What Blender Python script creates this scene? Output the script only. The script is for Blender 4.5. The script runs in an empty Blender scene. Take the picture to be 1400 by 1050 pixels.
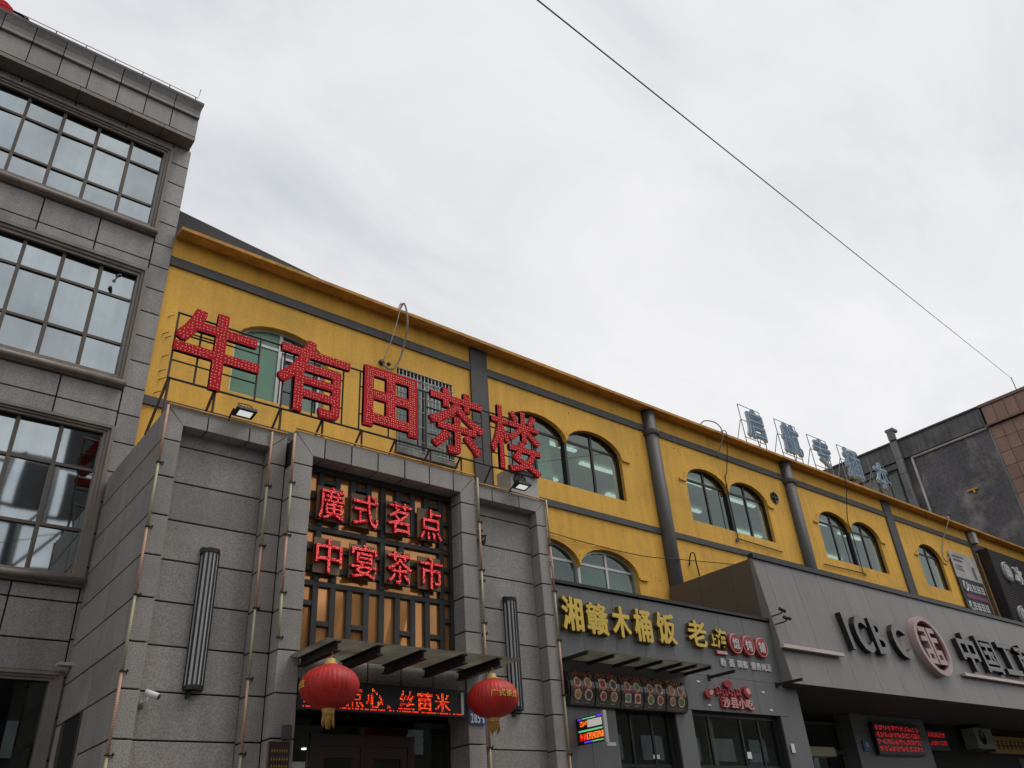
import bpy, bmesh, math, random
from math import sin, cos, pi, radians, sqrt
from mathutils import Vector, Matrix, Euler
random.seed(7)
SC = bpy.context.scene
COL = SC.collection

# ------------------------------------------------------------------ camera
cam = bpy.data.cameras.new('camera')
cam.sensor_width = 36.0
cam.lens = 36.0 * 1103.6 / 1400.0
cam.clip_start = 0.05
cam.clip_end = 2000
camo = bpy.data.objects.new('camera', cam)
COL.objects.link(camo)
yaw, pit, rol = radians(40.832), radians(30.660), radians(-4.3086)
fw = Vector((sin(yaw) * cos(pit), cos(yaw) * cos(pit), sin(pit)))
r0 = Vector((cos(yaw), -sin(yaw), 0))
u0 = r0.cross(fw)
rt = r0 * cos(rol) + u0 * sin(rol)
up = -r0 * sin(rol) + u0 * cos(rol)
camo.matrix_world = Matrix(((rt.x, up.x, -fw.x, 0), (rt.y, up.y, -fw.y, 0), (rt.z, up.z, -fw.z, 1.6), (0, 0, 0, 1)))
SC.camera = camo

# ------------------------------------------------------------------ world: overcast sky
SUN_EL, SUN_AZ = radians(60), radians(128)
w = bpy.data.worlds.new('World')
SC.world = w
w.use_nodes = True
nt = w.node_tree
nt.nodes.clear()
N = nt.nodes.new
L = nt.links.new
out = N('ShaderNodeOutputWorld')
bg = N('ShaderNodeBackground')
bg.inputs['Strength'].default_value = 0.1
L(bg.outputs[0], out.inputs[0])
sky = N('ShaderNodeTexSky')
sky.sky_type = 'NISHITA'
sky.sun_disc = False
sky.sun_elevation = SUN_EL
sky.sun_rotation = SUN_AZ
sky.air_density = 1.5
sky.dust_density = 3.0
tc = N('ShaderNodeTexCoord')
sep = N('ShaderNodeSeparateXYZ')
L(tc.outputs['Generated'], sep.inputs[0])
zz = N('ShaderNodeMath'); zz.operation = 'MAXIMUM'; zz.inputs[1].default_value = 0.0
L(sep.outputs[2], zz.inputs[0])
za = N('ShaderNodeMath'); za.operation = 'ADD'; za.inputs[1].default_value = 0.28
L(zz.outputs[0], za.inputs[0])
dx = N('ShaderNodeMath'); dx.operation = 'DIVIDE'
dy = N('ShaderNodeMath'); dy.operation = 'DIVIDE'
L(sep.outputs[0], dx.inputs[0]); L(za.outputs[0], dx.inputs[1])
L(sep.outputs[1], dy.inputs[0]); L(za.outputs[0], dy.inputs[1])
cmb = N('ShaderNodeCombineXYZ')
L(dx.outputs[0], cmb.inputs[0]); L(dy.outputs[0], cmb.inputs[1])
mp = N('ShaderNodeMapping')
mp.inputs['Location'].default_value = (1.3, 2.2, 0)
mp.inputs['Rotation'].default_value = (0, 0, radians(35))
mp.inputs['Scale'].default_value = (0.8, 1.35, 1)
L(cmb.outputs[0], mp.inputs[0])
n1 = N('ShaderNodeTexNoise'); n1.inputs['Scale'].default_value = 0.95; n1.inputs['Detail'].default_value = 2
n2 = N('ShaderNodeTexNoise'); n2.inputs['Scale'].default_value = 3.1; n2.inputs['Detail'].default_value = 7
n2.inputs['Roughness'].default_value = 0.58; n2.inputs['Distortion'].default_value = 0.5
L(mp.outputs[0], n1.inputs['Vector']); L(mp.outputs[0], n2.inputs['Vector'])
nm = N('ShaderNodeMix'); nm.data_type = 'FLOAT'; nm.inputs[0].default_value = 0.42
L(n1.outputs[0], nm.inputs[2]); L(n2.outputs[0], nm.inputs[3])
cr = N('ShaderNodeValToRGB')
cr.color_ramp.elements[0].position = 0.38
cr.color_ramp.elements[0].color = (0.575, 0.596, 0.640, 1)
cr.color_ramp.elements[1].position = 0.61
cr.color_ramp.elements[1].color = (0.815, 0.811, 0.822, 1)
e = cr.color_ramp.elements.new(0.5); e.color = (0.735, 0.738, 0.755, 1)
L(nm.outputs[0], cr.inputs[0])
sc10 = N('ShaderNodeVectorMath'); sc10.operation = 'SCALE'; sc10.inputs['Scale'].default_value = 11.3
L(cr.outputs[0], sc10.inputs[0])
cm = N('ShaderNodeMix'); cm.data_type = 'RGBA'; cm.inputs[0].default_value = 0.95
L(sky.outputs[0], cm.inputs[6]); L(sc10.outputs[0], cm.inputs[7])
L(cm.outputs[2], bg.inputs[0])

# ------------------------------------------------------------------ sun (veiled by cloud)
sun = bpy.data.lights.new('sun', 'SUN')
sun.energy = 1.5
sun.angle = radians(28)
sun.color = (1.0, 0.96, 0.9)
suno = bpy.data.objects.new('sun', sun)
COL.objects.link(suno)
sd = Vector((sin(SUN_AZ) * cos(SUN_EL), cos(SUN_AZ) * cos(SUN_EL), sin(SUN_EL)))
suno.rotation_euler = sd.to_track_quat('Z', 'Y').to_euler()
suno.location = (0, -10, 30)

vs = SC.view_settings
vs.view_transform = 'Standard'
vs.look = 'None'
vs.exposure = 0.0
vs.gamma = 1.0
SC.cycles.max_bounces = 8
SC.cycles.transparent_max_bounces = 16
SC.cycles.caustics_reflective = False
SC.cycles.caustics_refractive = False

# ------------------------------------------------------------------ materials
MATS = {}
def _base(name):
    m = bpy.data.materials.new(name)
    m.use_nodes = True
    t = m.node_tree
    b = t.nodes['Principled BSDF']
    MATS[name] = m
    return m, t, b

def _noise(t, pos, scale, detail=3, vec_scale=None, rough=0.55):
    n = t.nodes.new('ShaderNodeTexNoise')
    n.inputs['Scale'].default_value = scale
    n.inputs['Detail'].default_value = detail
    n.inputs['Roughness'].default_value = rough
    if vec_scale:
        mpp = t.nodes.new('ShaderNodeMapping')
        mpp.inputs['Scale'].default_value = vec_scale
        t.links.new(pos, mpp.inputs[0])
        t.links.new(mpp.outputs[0], n.inputs['Vector'])
    else:
        t.links.new(pos, n.inputs['Vector'])
    return n.outputs[0]

def _range(t, v, a, b, c=0.3, d=0.7):
    r = t.nodes.new('ShaderNodeMapRange')
    r.inputs[1].default_value = c; r.inputs[2].default_value = d
    r.inputs[3].default_value = a; r.inputs[4].default_value = b
    t.links.new(v, r.inputs[0])
    return r.outputs[0]

def _mul(t, a, b):
    m = t.nodes.new('ShaderNodeMath'); m.operation = 'MULTIPLY'
    t.links.new(a, m.inputs[0]); t.links.new(b, m.inputs[1])
    return m.outputs[0]

def mat(name, col, rough=0.6, metal=0.0, mottle=0.12, mscale=1.5, speck=0.0, sscale=90, streak=0.0,
        rand=0.0, bump=0.0, bscale=40, emit=None, estr=0.0, spec=0.4, tint2=None, t2amt=0.0, t2scale=1.0):
    m, t, b = _base(name)
    g = t.nodes.new('ShaderNodeNewGeometry')
    pos = g.outputs['Position']
    v = _range(t, _noise(t, pos, mscale, 4), 1 - mottle, 1 + mottle)
    if speck:
        v = _mul(t, v, _range(t, _noise(t, pos, sscale, 2), 1 - speck, 1 + speck, 0.35, 0.65))
    if streak:
        v = _mul(t, v, _range(t, _noise(t, pos, 1.0, 4, (7, 7, 0.55)), 1 - streak, 1 + streak * 0.5, 0.3, 0.65))
    if rand:
        oi = t.nodes.new('ShaderNodeObjectInfo')
        v = _mul(t, v, _range(t, oi.outputs['Random'], 1 - rand, 1 + rand, 0, 1))
    vm = t.nodes.new('ShaderNodeVectorMath'); vm.operation = 'SCALE'
    vm.inputs[0].default_value = col[:3]
    t.links.new(v, vm.inputs['Scale'])
    c = vm.outputs[0]
    if tint2:
        mx = t.nodes.new('ShaderNodeMix'); mx.data_type = 'RGBA'
        t.links.new(_range(t, _noise(t, pos, t2scale, 6, None, 0.65), 0, t2amt, 0.5, 0.66), mx.inputs[0])
        t.links.new(c, mx.inputs[6]); mx.inputs[7].default_value = (*tint2, 1)
        c = mx.outputs[2]
    t.links.new(c, b.inputs['Base Color'])
    b.inputs['Roughness'].default_value = rough
    b.inputs['Metallic'].default_value = metal
    b.inputs['Specular IOR Level'].default_value = spec
    if bump:
        bp = t.nodes.new('ShaderNodeBump'); bp.inputs['Strength'].default_value = bump
        bp.inputs['Distance'].default_value = 0.01
        t.links.new(_noise(t, pos, bscale, 4), bp.inputs['Height'])
        t.links.new(bp.outputs[0], b.inputs['Normal'])
    if emit:
        b.inputs['Emission Color'].default_value = (*emit, 1)
        b.inputs['Emission Strength'].default_value = estr
    return m

mat('granite', (0.302, 0.280, 0.261), 0.55, mottle=0.07, mscale=0.9, speck=0.24, sscale=75, streak=0.12, rand=0.11, bump=0.15, bscale=150, tint2=(0.17, 0.155, 0.14), t2amt=0.5, t2scale=1.1)
mat('granite_tower', (0.270, 0.254, 0.243), 0.5, mottle=0.08, mscale=0.8, speck=0.2, sscale=70, streak=0.14, rand=0.11, bump=0.12, bscale=150, tint2=(0.15, 0.138, 0.125), t2amt=0.5, t2scale=0.9)
mat('joint', (0.03, 0.028, 0.026), 0.9)
mat('stone_trim', (0.205, 0.175, 0.15), 0.5, mottle=0.12, speck=0.1, streak=0.2)
mat('yellow', (0.78, 0.435, 0.066), 0.75, mottle=0.09, mscale=0.7, speck=0.05, sscale=22, streak=0.13, bump=0.25, bscale=18,
    tint2=(0.47, 0.27, 0.075), t2amt=0.35, t2scale=1.3)
mat('ochre', (0.62, 0.305, 0.06), 0.7, mottle=0.12, mscale=1.2, streak=0.25, bump=0.2, bscale=20, tint2=(0.3, 0.18, 0.07), t2amt=0.5, t2scale=2.2)
mat('grey_paint', (0.070, 0.067, 0.066), 0.6, mottle=0.12, streak=0.1, bump=0.15, bscale=25)
mat('roof_dark', (0.06, 0.06, 0.062), 0.8, mottle=0.2)
mat('black_frame', (0.018, 0.019, 0.02), 0.4)
mat('black_steel', (0.022, 0.022, 0.023), 0.45, metal=0.3)
mat('lattice', (0.038, 0.037, 0.036), 0.5, mottle=0.25, bump=0.1)
mat('silver_frame', (0.50, 0.50, 0.50), 0.4, metal=0.4, mottle=0.1)
mat('amber_plate', (0.21, 0.13, 0.075), 0.5, mottle=0.15)
mat('bronze_frame', (0.095, 0.08, 0.068), 0.45, metal=0.3, mottle=0.1)
mat('shop_panel', (0.150, 0.150, 0.150), 0.42, mottle=0.05, mscale=0.7, rand=0.05, streak=0.07)
mat('bank_panel', (0.205, 0.190, 0.183), 0.42, mottle=0.05, mscale=0.6, rand=0.035, streak=0.08)
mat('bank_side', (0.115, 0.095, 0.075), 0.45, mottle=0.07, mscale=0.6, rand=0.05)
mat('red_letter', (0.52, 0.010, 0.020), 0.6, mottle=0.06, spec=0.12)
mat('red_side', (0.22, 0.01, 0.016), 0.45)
mat('bulb', (0.85, 0.50, 0.42), 0.3, emit=(1.0, 0.50, 0.30), estr=0.33)
mat('neon_red', (0.55, 0.010, 0.02), 0.5, emit=(1.0, 0.012, 0.03), estr=0.14, spec=0.15)
mat('neon_dot', (0.9, 0.3, 0.35), 0.3, emit=(1.0, 0.20, 0.14), estr=0.7)
mat('led_red', (0.3, 0.01, 0.01), 0.4, emit=(1.0, 0.04, 0.01), estr=1.2)
mat('led_orange', (0.3, 0.05, 0.01), 0.4, emit=(1.0, 0.20, 0.02), estr=1.2)
mat('led_dim', (0.2, 0.01, 0.01), 0.4, emit=(0.9, 0.02, 0.03), estr=0.55)
mat('led_blue', (0.05, 0.02, 0.4), 0.4, emit=(0.12, 0.05, 1.0), estr=0.8)
mat('led_green', (0.1, 0.4, 0.2), 0.4, emit=(0.25, 0.9, 0.45), estr=0.5)
mat('led_white', (0.6, 0.55, 0.5), 0.4, emit=(0.9, 0.8, 0.75), estr=0.35)
mat('gold', (0.70, 0.49, 0.085), 0.5, mottle=0.08, mscale=3)
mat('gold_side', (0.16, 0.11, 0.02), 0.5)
mat('gold_thread', (0.46, 0.26, 0.06), 0.6, mottle=0.2, mscale=30)
mat('white_paint', (0.72, 0.71, 0.68), 0.45, mottle=0.08)
mat('white_dull', (0.42, 0.42, 0.41), 0.5, mottle=0.08)
mat('sconce_panel', (0.52, 0.52, 0.52), 0.35, mottle=0.06, mscale=4)
mat('plaque', (0.035, 0.022, 0.018), 0.35)
mat('plate_blue', (0.035, 0.10, 0.28), 0.4, mottle=0.08)
mat('door_wood', (0.032, 0.013, 0.012), 0.35, mottle=0.2, streak=0.2)
mat('interior_dark', (0.035, 0.034, 0.033), 0.9)
mat('interior_room', (0.46, 0.55, 0.49), 0.9)
mat('interior_lower', (0.18, 0.19, 0.18), 0.9)
mat('tube_light', (0.8, 0.8, 0.8), 0.4, emit=(0.82, 1.0, 0.9), estr=0.62)
mat('down_light', (0.8, 0.8, 0.8), 0.4, emit=(1.0, 0.93, 0.8), estr=3.0)
mat('flood_lens', (0.8, 0.8, 0.8), 0.15, emit=(1.0, 1.0, 0.98), estr=0.55)
mat('tube_salmon', (0.50, 0.29, 0.19), 0.4, mottle=0.1, mscale=8)
mat('tube_olive', (0.40, 0.37, 0.22), 0.4, mottle=0.1, mscale=8)
mat('lantern_gold', (0.60, 0.36, 0.12), 0.45, mottle=0.15, mscale=20)
mat('blue_letter', (0.085, 0.165, 0.25), 0.5, mottle=0.15, mscale=3)
mat('blue_rim', (0.42, 0.50, 0.55), 0.4)
mat('rust', (0.10, 0.065, 0.045), 0.75, mottle=0.3, mscale=6)
mat('steel_frame', (0.075, 0.068, 0.058), 0.6, mottle=0.3, mscale=5)
mat('grey_steel', (0.20, 0.21, 0.21), 0.5, mottle=0.2, mscale=4)
mat('grille_white', (0.52, 0.53, 0.53), 0.5, mottle=0.2, mscale=6)
mat('cable_grey', (0.27, 0.25, 0.20), 0.6)
mat('cable_black', (0.02, 0.02, 0.02), 0.6)
mat('curtain_green', (0.20, 0.45, 0.33), 0.8, mottle=0.12, mscale=6)
mat('green_film', (0.10, 0.24, 0.15), 0.25, mottle=0.10, mscale=2.0, spec=0.7)
mat('disc_red', (0.30, 0.022, 0.022), 0.4)
mat('sign_red', (0.33, 0.03, 0.035), 0.4)
mat('sign_pink', (0.62, 0.36, 0.34), 0.45)
mat('logo_pink', (0.37, 0.275, 0.262), 0.45)
mat('logo_red', (0.17, 0.05, 0.055), 0.5)
mat('letter_dark', (0.15, 0.145, 0.14), 0.4)
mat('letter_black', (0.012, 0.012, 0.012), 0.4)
mat('lamp_bar', (0.50, 0.42, 0.40), 0.4)
mat('stucco', (0.105, 0.100, 0.105), 0.9, mottle=0.22, mscale=0.5, speck=0.14, sscale=8, streak=0.1, bump=0.5, bscale=9,
    tint2=(0.27, 0.26, 0.225), t2amt=0.85, t2scale=0.62)
mat('concrete', (0.19, 0.19, 0.18), 0.9, mottle=0.25, mscale=1.2, streak=0.35, bump=0.4, bscale=14)
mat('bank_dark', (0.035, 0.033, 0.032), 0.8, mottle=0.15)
mat('concrete_dark', (0.115, 0.112, 0.11), 0.9, mottle=0.3, mscale=1.3, streak=0.3, bump=0.4, bscale=12)
mat('brown_tile', (0.235, 0.135, 0.095), 0.45, mottle=0.1, rand=0.16, streak=0.1)
mat('brown_edge', (0.16, 0.095, 0.07), 0.55)
mat('grout', (0.06, 0.045, 0.035), 0.9)
mat('asphalt', (0.05, 0.05, 0.052), 0.9, mottle=0.2, speck=0.2, sscale=60, bump=0.3, bscale=60)
mat('paving', (0.17, 0.165, 0.155), 0.8, mottle=0.12, speck=0.12, sscale=50)
mat('kerb', (0.33, 0.32, 0.31), 0.8)
mat('opposite_wall', (0.16, 0.145, 0.13), 0.8, mottle=0.15, streak=0.2)
mat('menu_black', (0.05, 0.045, 0.04), 0.10, spec=0.7, tint2=(0.20, 0.11, 0.07), t2amt=0.6, t2scale=9)
mat('dish_white', (0.62, 0.52, 0.44), 0.25, mottle=0.35, mscale=25)
FOODS = []
for i, c in enumerate([(0.42, 0.2, 0.06), (0.36, 0.07, 0.03), (0.40, 0.05, 0.05), (0.34, 0.16, 0.08), (0.15, 0.22, 0.06), (0.10, 0.06, 0.05)]):
    mat('food_%d' % i, c, 0.5, mottle=0.45, mscale=45); FOODS.append('food_%d' % i)
mat('board_grey', (0.40, 0.40, 0.39), 0.45, mottle=0.22, mscale=2.2)
mat('board_black', (0.02, 0.02, 0.024), 0.35)
mat('sign_white', (0.60, 0.60, 0.60), 0.4)
mat('purple', (0.20, 0.06, 0.13), 0.5)
mat('sign_yellow', (0.36, 0.22, 0.055), 0.5)
mat('orange_box', (0.50, 0.26, 0.07), 0.5)
mat('tan_panel', (0.40, 0.37, 0.27), 0.7)
mat('paper', (0.55, 0.54, 0.52), 0.8, mottle=0.15, mscale=12)
mat('pipe_white', (0.40, 0.385, 0.355), 0.5, mottle=0.2)
mat('letter_white', (0.62, 0.62, 0.62), 0.4)

def lantern_mat():
    m, t, b = _base('lantern_red')
    g = t.nodes.new('ShaderNodeNewGeometry')
    vm = t.nodes.new('ShaderNodeVectorMath'); vm.operation = 'SCALE'; vm.inputs[0].default_value = (0.46, 0.026, 0.020)
    v = _mul(t, _range(t, _noise(t, g.outputs['Position'], 9, 4, (1, 1, 0.35)), 0.72, 1.18), _range(t, _noise(t, g.outputs['Position'], 60, 2, (1, 1, 0.12)), 0.82, 1.15))
    t.links.new(v, vm.inputs['Scale']); t.links.new(vm.outputs[0], b.inputs['Base Color'])
    b.inputs['Roughness'].default_value = 0.5
    b.inputs['Specular IOR Level'].default_value = 0.3
lantern_mat()

def tube_bumps():
    for nme in ('tube_salmon', 'tube_olive'):
        t = MATS[nme].node_tree
        b = t.nodes['Principled BSDF']
        g = t.nodes.new('ShaderNodeNewGeometry')
        wv = t.nodes.new('ShaderNodeTexWave'); wv.bands_direction = 'Z'; wv.inputs['Scale'].default_value = 15
        t.links.new(g.outputs['Position'], wv.inputs[0])
        bp = t.nodes.new('ShaderNodeBump'); bp.inputs['Strength'].default_value = 0.45; bp.inputs['Distance'].default_value = 0.005
        t.links.new(wv.outputs[1], bp.inputs['Height'])
        t.links.new(bp.outputs[0], b.inputs['Normal'])
tube_bumps()

def mirror_glass(name, col, rough, wob=0.02, wscale=1.2, dirt=0.12):
    m, t, b = _base(name)
    g = t.nodes.new('ShaderNodeNewGeometry')
    v = _range(t, _noise(t, g.outputs['Position'], 0.9, 4), 1 - dirt, 1 + dirt)
    v = _mul(t, v, _range(t, _noise(t, g.outputs['Position'], 1.0, 4, (9, 9, 0.6)), 0.93, 1.03))
    oi = t.nodes.new('ShaderNodeObjectInfo')
    v = _mul(t, v, _range(t, oi.outputs['Random'], 0.84, 1.10, 0, 1))
    vm = t.nodes.new('ShaderNodeVectorMath'); vm.operation = 'SCALE'
    vm.inputs[0].default_value = col
    t.links.new(v, vm.inputs['Scale'])
    t.links.new(vm.outputs[0], b.inputs['Base Color'])
    b.inputs['Metallic'].default_value = 1.0
    b.inputs['Roughness'].default_value = rough
    bp = t.nodes.new('ShaderNodeBump'); bp.inputs['Strength'].default_value = wob; bp.inputs['Distance'].default_value = 0.2
    t.links.new(_noise(t, g.outputs['Position'], wscale, 1), bp.inputs['Height'])
    t.links.new(bp.outputs[0], b.inputs['Normal'])
mirror_glass('coated_glass', (0.415, 0.462, 0.475), 0.03, 0.02, 0.8, 0.2)
mirror_glass('amber_glass', (0.66, 0.315, 0.115), 0.10, 0.02, 1.6, 0.2)
MATS['amber_glass'].node_tree.nodes['Principled BSDF'].inputs['Metallic'].default_value = 0.55

def clear_glass(name, tint, add=0.06, ior=1.55, rough=0.01):
    m, t, b = _base(name)
    o = t.nodes['Material Output']
    t.nodes.remove(b)
    tr = t.nodes.new('ShaderNodeBsdfTransparent'); tr.inputs[0].default_value = (*tint, 1)
    gl = t.nodes.new('ShaderNodeBsdfGlossy'); gl.inputs['Roughness'].default_value = rough
    gl.inputs['Color'].default_value = (0.82, 0.93, 0.87, 1)
    fr = t.nodes.new('ShaderNodeFresnel'); fr.inputs[0].default_value = ior
    ad = t.nodes.new('ShaderNodeMath'); ad.operation = 'ADD'; ad.inputs[1].default_value = add; ad.use_clamp = True
    t.links.new(fr.outputs[0], ad.inputs[0])
    gm = t.nodes.new('ShaderNodeNewGeometry')
    iv = t.nodes.new('ShaderNodeMath'); iv.operation = 'SUBTRACT'; iv.inputs[0].default_value = 1.0
    t.links.new(gm.outputs['Backfacing'], iv.inputs[1])
    fc = _mul(t, ad.outputs[0], iv.outputs[0])
    tc_ = t.nodes.new('ShaderNodeMix'); tc_.data_type = 'RGBA'
    tc_.inputs[6].default_value = (*tint, 1); tc_.inputs[7].default_value = (1, 1, 1, 1)
    t.links.new(gm.outputs['Backfacing'], tc_.inputs[0]); t.links.new(tc_.outputs[2], tr.inputs[0])
    mx = t.nodes.new('ShaderNodeMixShader')
    t.links.new(fc, mx.inputs[0]); t.links.new(tr.outputs[0], mx.inputs[1]); t.links.new(gl.outputs[0], mx.inputs[2])
    t.links.new(mx.outputs[0], o.inputs[0])
clear_glass('window_glass', (0.62, 0.72, 0.67), 0.09)
clear_glass('shop_glass', (0.55, 0.60, 0.57), 0.03)
def frosted(name, col, mixf):
    m, t, b = _base(name)
    o = t.nodes['Material Output']
    b.inputs['Base Color'].default_value = (*col, 1); b.inputs['Roughness'].default_value = 0.3
    tl = t.nodes.new('ShaderNodeBsdfTranslucent'); tl.inputs[0].default_value = (*col, 1)
    g = t.nodes.new('ShaderNodeNewGeometry')
    vm = t.nodes.new('ShaderNodeVectorMath'); vm.operation = 'SCALE'; vm.inputs[0].default_value = col
    t.links.new(_range(t, _noise(t, g.outputs['Position'], 3.0, 5), 0.7, 1.25), vm.inputs['Scale'])
    t.links.new(vm.outputs[0], tl.inputs[0]); t.links.new(vm.outputs[0], b.inputs['Base Color'])
    mx = t.nodes.new('ShaderNodeMixShader'); mx.inputs[0].default_value = mixf
    t.links.new(b.outputs[0], mx.inputs[1]); t.links.new(tl.outputs[0], mx.inputs[2])
    t.links.new(mx.outputs[0], o.inputs[0])
frosted('canopy_glass', (0.33, 0.32, 0.275), 0.8)

# ------------------------------------------------------------------ mesh helpers
WL = {}
def _mats(me, mats):
    for k in ([mats] if isinstance(mats, str) else mats):
        me.materials.append(MATS[k])

class MB:
    """collects faces in world coordinates and links them as one mesh object"""
    def __init__(s):
        s.v = []; s.f = []; s.m = []; s.sm = []
    def add(s, vs, fs, mi=0, smooth=False):
        o = len(s.v)
        s.v += [tuple(p) for p in vs]
        for f in fs:
            s.f.append([o + i for i in f]); s.m.append(mi); s.sm.append(smooth)
        return s
    def box(s, x0, x1, y0, y1, z0, z1, mi=0):
        vs = [(x, y, z) for z in (z0, z1) for y in (y0, y1) for x in (x0, x1)]
        return s.add(vs, [(0, 2, 3, 1), (4, 5, 7, 6), (0, 1, 5, 4), (2, 6, 7, 3), (0, 4, 6, 2), (1, 3, 7, 5)], mi)
    def prism(s, poly, y0, y1, mi=0, axis='y'):
        """poly in (x,z), counter-clockwise seen from -y; extruded from y0 (front) to y1"""
        n = len(poly)
        if axis == 'y':
            vs = [(a, y0, b) for a, b in poly] + [(a, y1, b) for a, b in poly]
        else:
            vs = [(y0, a, b) for a, b in poly] + [(y1, a, b) for a, b in poly]
        fs = [list(range(n)), list(range(2 * n - 1, n - 1, -1))]
        fs += [(i, n + i, n + (i + 1) % n, (i + 1) % n) for i in range(n)]
        return s.add(vs, fs, mi)
    def tube(s, pts, r, n=6, mi=0, smooth=True, cap=True):
        pts = [Vector(p) for p in pts]
        rings = []
        prev = None
        for i, p in enumerate(pts):
            d = (pts[min(i + 1, len(pts) - 1)] - pts[max(i - 1, 0)]).normalized()
            a = Vector((0, 0, 1)) if abs(d.z) < 0.9 else Vector((1, 0, 0))
            if prev is not None:
                a = prev
            u = (a - d * a.dot(d)).normalized()
            prev = u
            v = d.cross(u)
            rr = r[i] if isinstance(r, (list, tuple)) else r
            rings.append([p + (u * cos(2 * pi * k / n) + v * sin(2 * pi * k / n)) * rr for k in range(n)])
        vs = [q for R in rings for q in R]
        fs = [(i * n + k, i * n + (k + 1) % n, (i + 1) * n + (k + 1) % n, (i + 1) * n + k) for i in range(len(rings) - 1) for k in range(n)]
        if cap:
            fs += [list(range(n - 1, -1, -1)), [(len(rings) - 1) * n + k for k in range(n)]]
        return s.add(vs, fs, mi, smooth)
    def bar(s, a, b, w, mi=0):
        return s.tube([a, b], w * 0.7071, 4, mi, False)
    def lathe(s, c, prof, n=24, mi=0, axis='z', smooth=True):
        """prof: (radius, height) pairs round an axis through c"""
        vs = []
        for (r, h) in prof:
            for k in range(n):
                a = 2 * pi * k / n
                if axis == 'z': vs.append((c[0] + r * cos(a), c[1] + r * sin(a), c[2] + h))
                elif axis == 'y': vs.append((c[0] + r * cos(a), c[1] - h, c[2] + r * sin(a)))
                else: vs.append((c[0] + h, c[1] + r * cos(a), c[2] + r * sin(a)))
        fs = [(i * n + k, i * n + (k + 1) % n, (i + 1) * n + (k + 1) % n, (i + 1) * n + k) for i in range(len(prof) - 1) for k in range(n)]
        fs += [list(range(n - 1, -1, -1)), [(len(prof) - 1) * n + k for k in range(n)]]
        return s.add(vs, fs, mi, smooth)
    def mesh(s, name, mats, fix=True):
        lo = [min(p[i] for p in s.v) for i in range(3)]
        hi = [max(p[i] for p in s.v) for i in range(3)]
        c = Vector([(a + b) / 2 for a, b in zip(lo, hi)])
        me = bpy.data.meshes.new(name)
        me.from_pydata([Vector(p) - c for p in s.v], [], s.f)
        _mats(me, mats)
        me.polygons.foreach_set('material_index', s.m)
        me.polygons.foreach_set('use_smooth', s.sm)
        if fix:
            bm = bmesh.new(); bm.from_mesh(me)
            bmesh.ops.recalc_face_normals(bm, faces=bm.faces)
            bm.to_mesh(me); bm.free()
        me.update()
        return me, c

def link(name, me, wl, parent=None):
    o = bpy.data.objects.new(name, me)
    COL.objects.link(o)
    wl = Vector(wl)
    if parent:
        o.parent = parent
        o.location = wl - WL[parent.name]
    else:
        o.location = wl
    WL[o.name] = wl
    return o

def tag(o, label, cat, group=None):
    o['label'] = label; o['category'] = cat
    if group: o['group'] = group
    return o

def part(name, mb, mats, parent, fix=True):
    me, c = mb.mesh(name, mats, fix)
    return link(name, me, c, parent)

def thing(name, loc, label, cat, group=None):
    return tag(link(name, None, loc), label, cat, group)

def solo(name, mb, mats, label, cat, group=None, fix=True):
    me, c = mb.mesh(name, mats, fix)
    return tag(link(name, me, c), label, cat, group)

def struct(name, mb, mats):
    me, c = mb.mesh(name, mats)
    o = link(name, me, c); o['kind'] = 'structure'
    return o

_BOX = {}
def slab(name, x0, x1, y0, y1, z0, z1, m, parent, bev=0.004):
    """a chamfered block; blocks of one size share their mesh"""
    dims = (round(x1 - x0, 3), round(y1 - y0, 3), round(z1 - z0, 3))
    key = (dims, m, bev)
    if key not in _BOX:
        me = bpy.data.meshes.new(name)
        bm = bmesh.new()
        bmesh.ops.create_cube(bm, size=1)
        bmesh.ops.scale(bm, vec=dims, verts=bm.verts)
        if bev:
            bmesh.ops.bevel(bm, geom=bm.edges[:] , offset=min(bev, min(dims) * 0.3), segments=1, affect='EDGES')
        bm.to_mesh(me); bm.free()
        _mats(me, m)
        _BOX[key] = me
    return link(name, _BOX[key], ((x0 + x1) / 2, (y0 + y1) / 2, (z0 + z1) / 2), parent)

def curve_mesh(c):
    o = bpy.data.objects.new('tmp', c)
    COL.objects.link(o)
    dg = bpy.context.evaluated_depsgraph_get()
    dg.update()
    me = bpy.data.meshes.new_from_object(o.evaluated_get(dg))
    bpy.data.objects.remove(o)
    return me

def plate(outer, holes, y0, y1):
    """flat plate in the xz plane with holes; returns verts and faces in world coordinates"""
    c = bpy.data.curves.new('tmp', 'CURVE')
    c.dimensions = '2D'; c.fill_mode = 'BOTH'; c.extrude = (y1 - y0) / 2
    for poly in [outer] + holes:
        sp = c.splines.new('POLY'); sp.points.add(len(poly) - 1)
        for p, q in zip(sp.points, poly): p.co = (q[0], q[1], 0, 1)
        sp.use_cyclic_u = True
    me = curve_mesh(c)
    yc = (y0 + y1) / 2
    vs = [(v.co.x, yc - v.co.z, v.co.y) for v in me.vertices]
    fs = [list(p.vertices) for p in me.polygons]
    bpy.data.meshes.remove(me); bpy.data.curves.remove(c)
    return vs, fs

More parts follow.
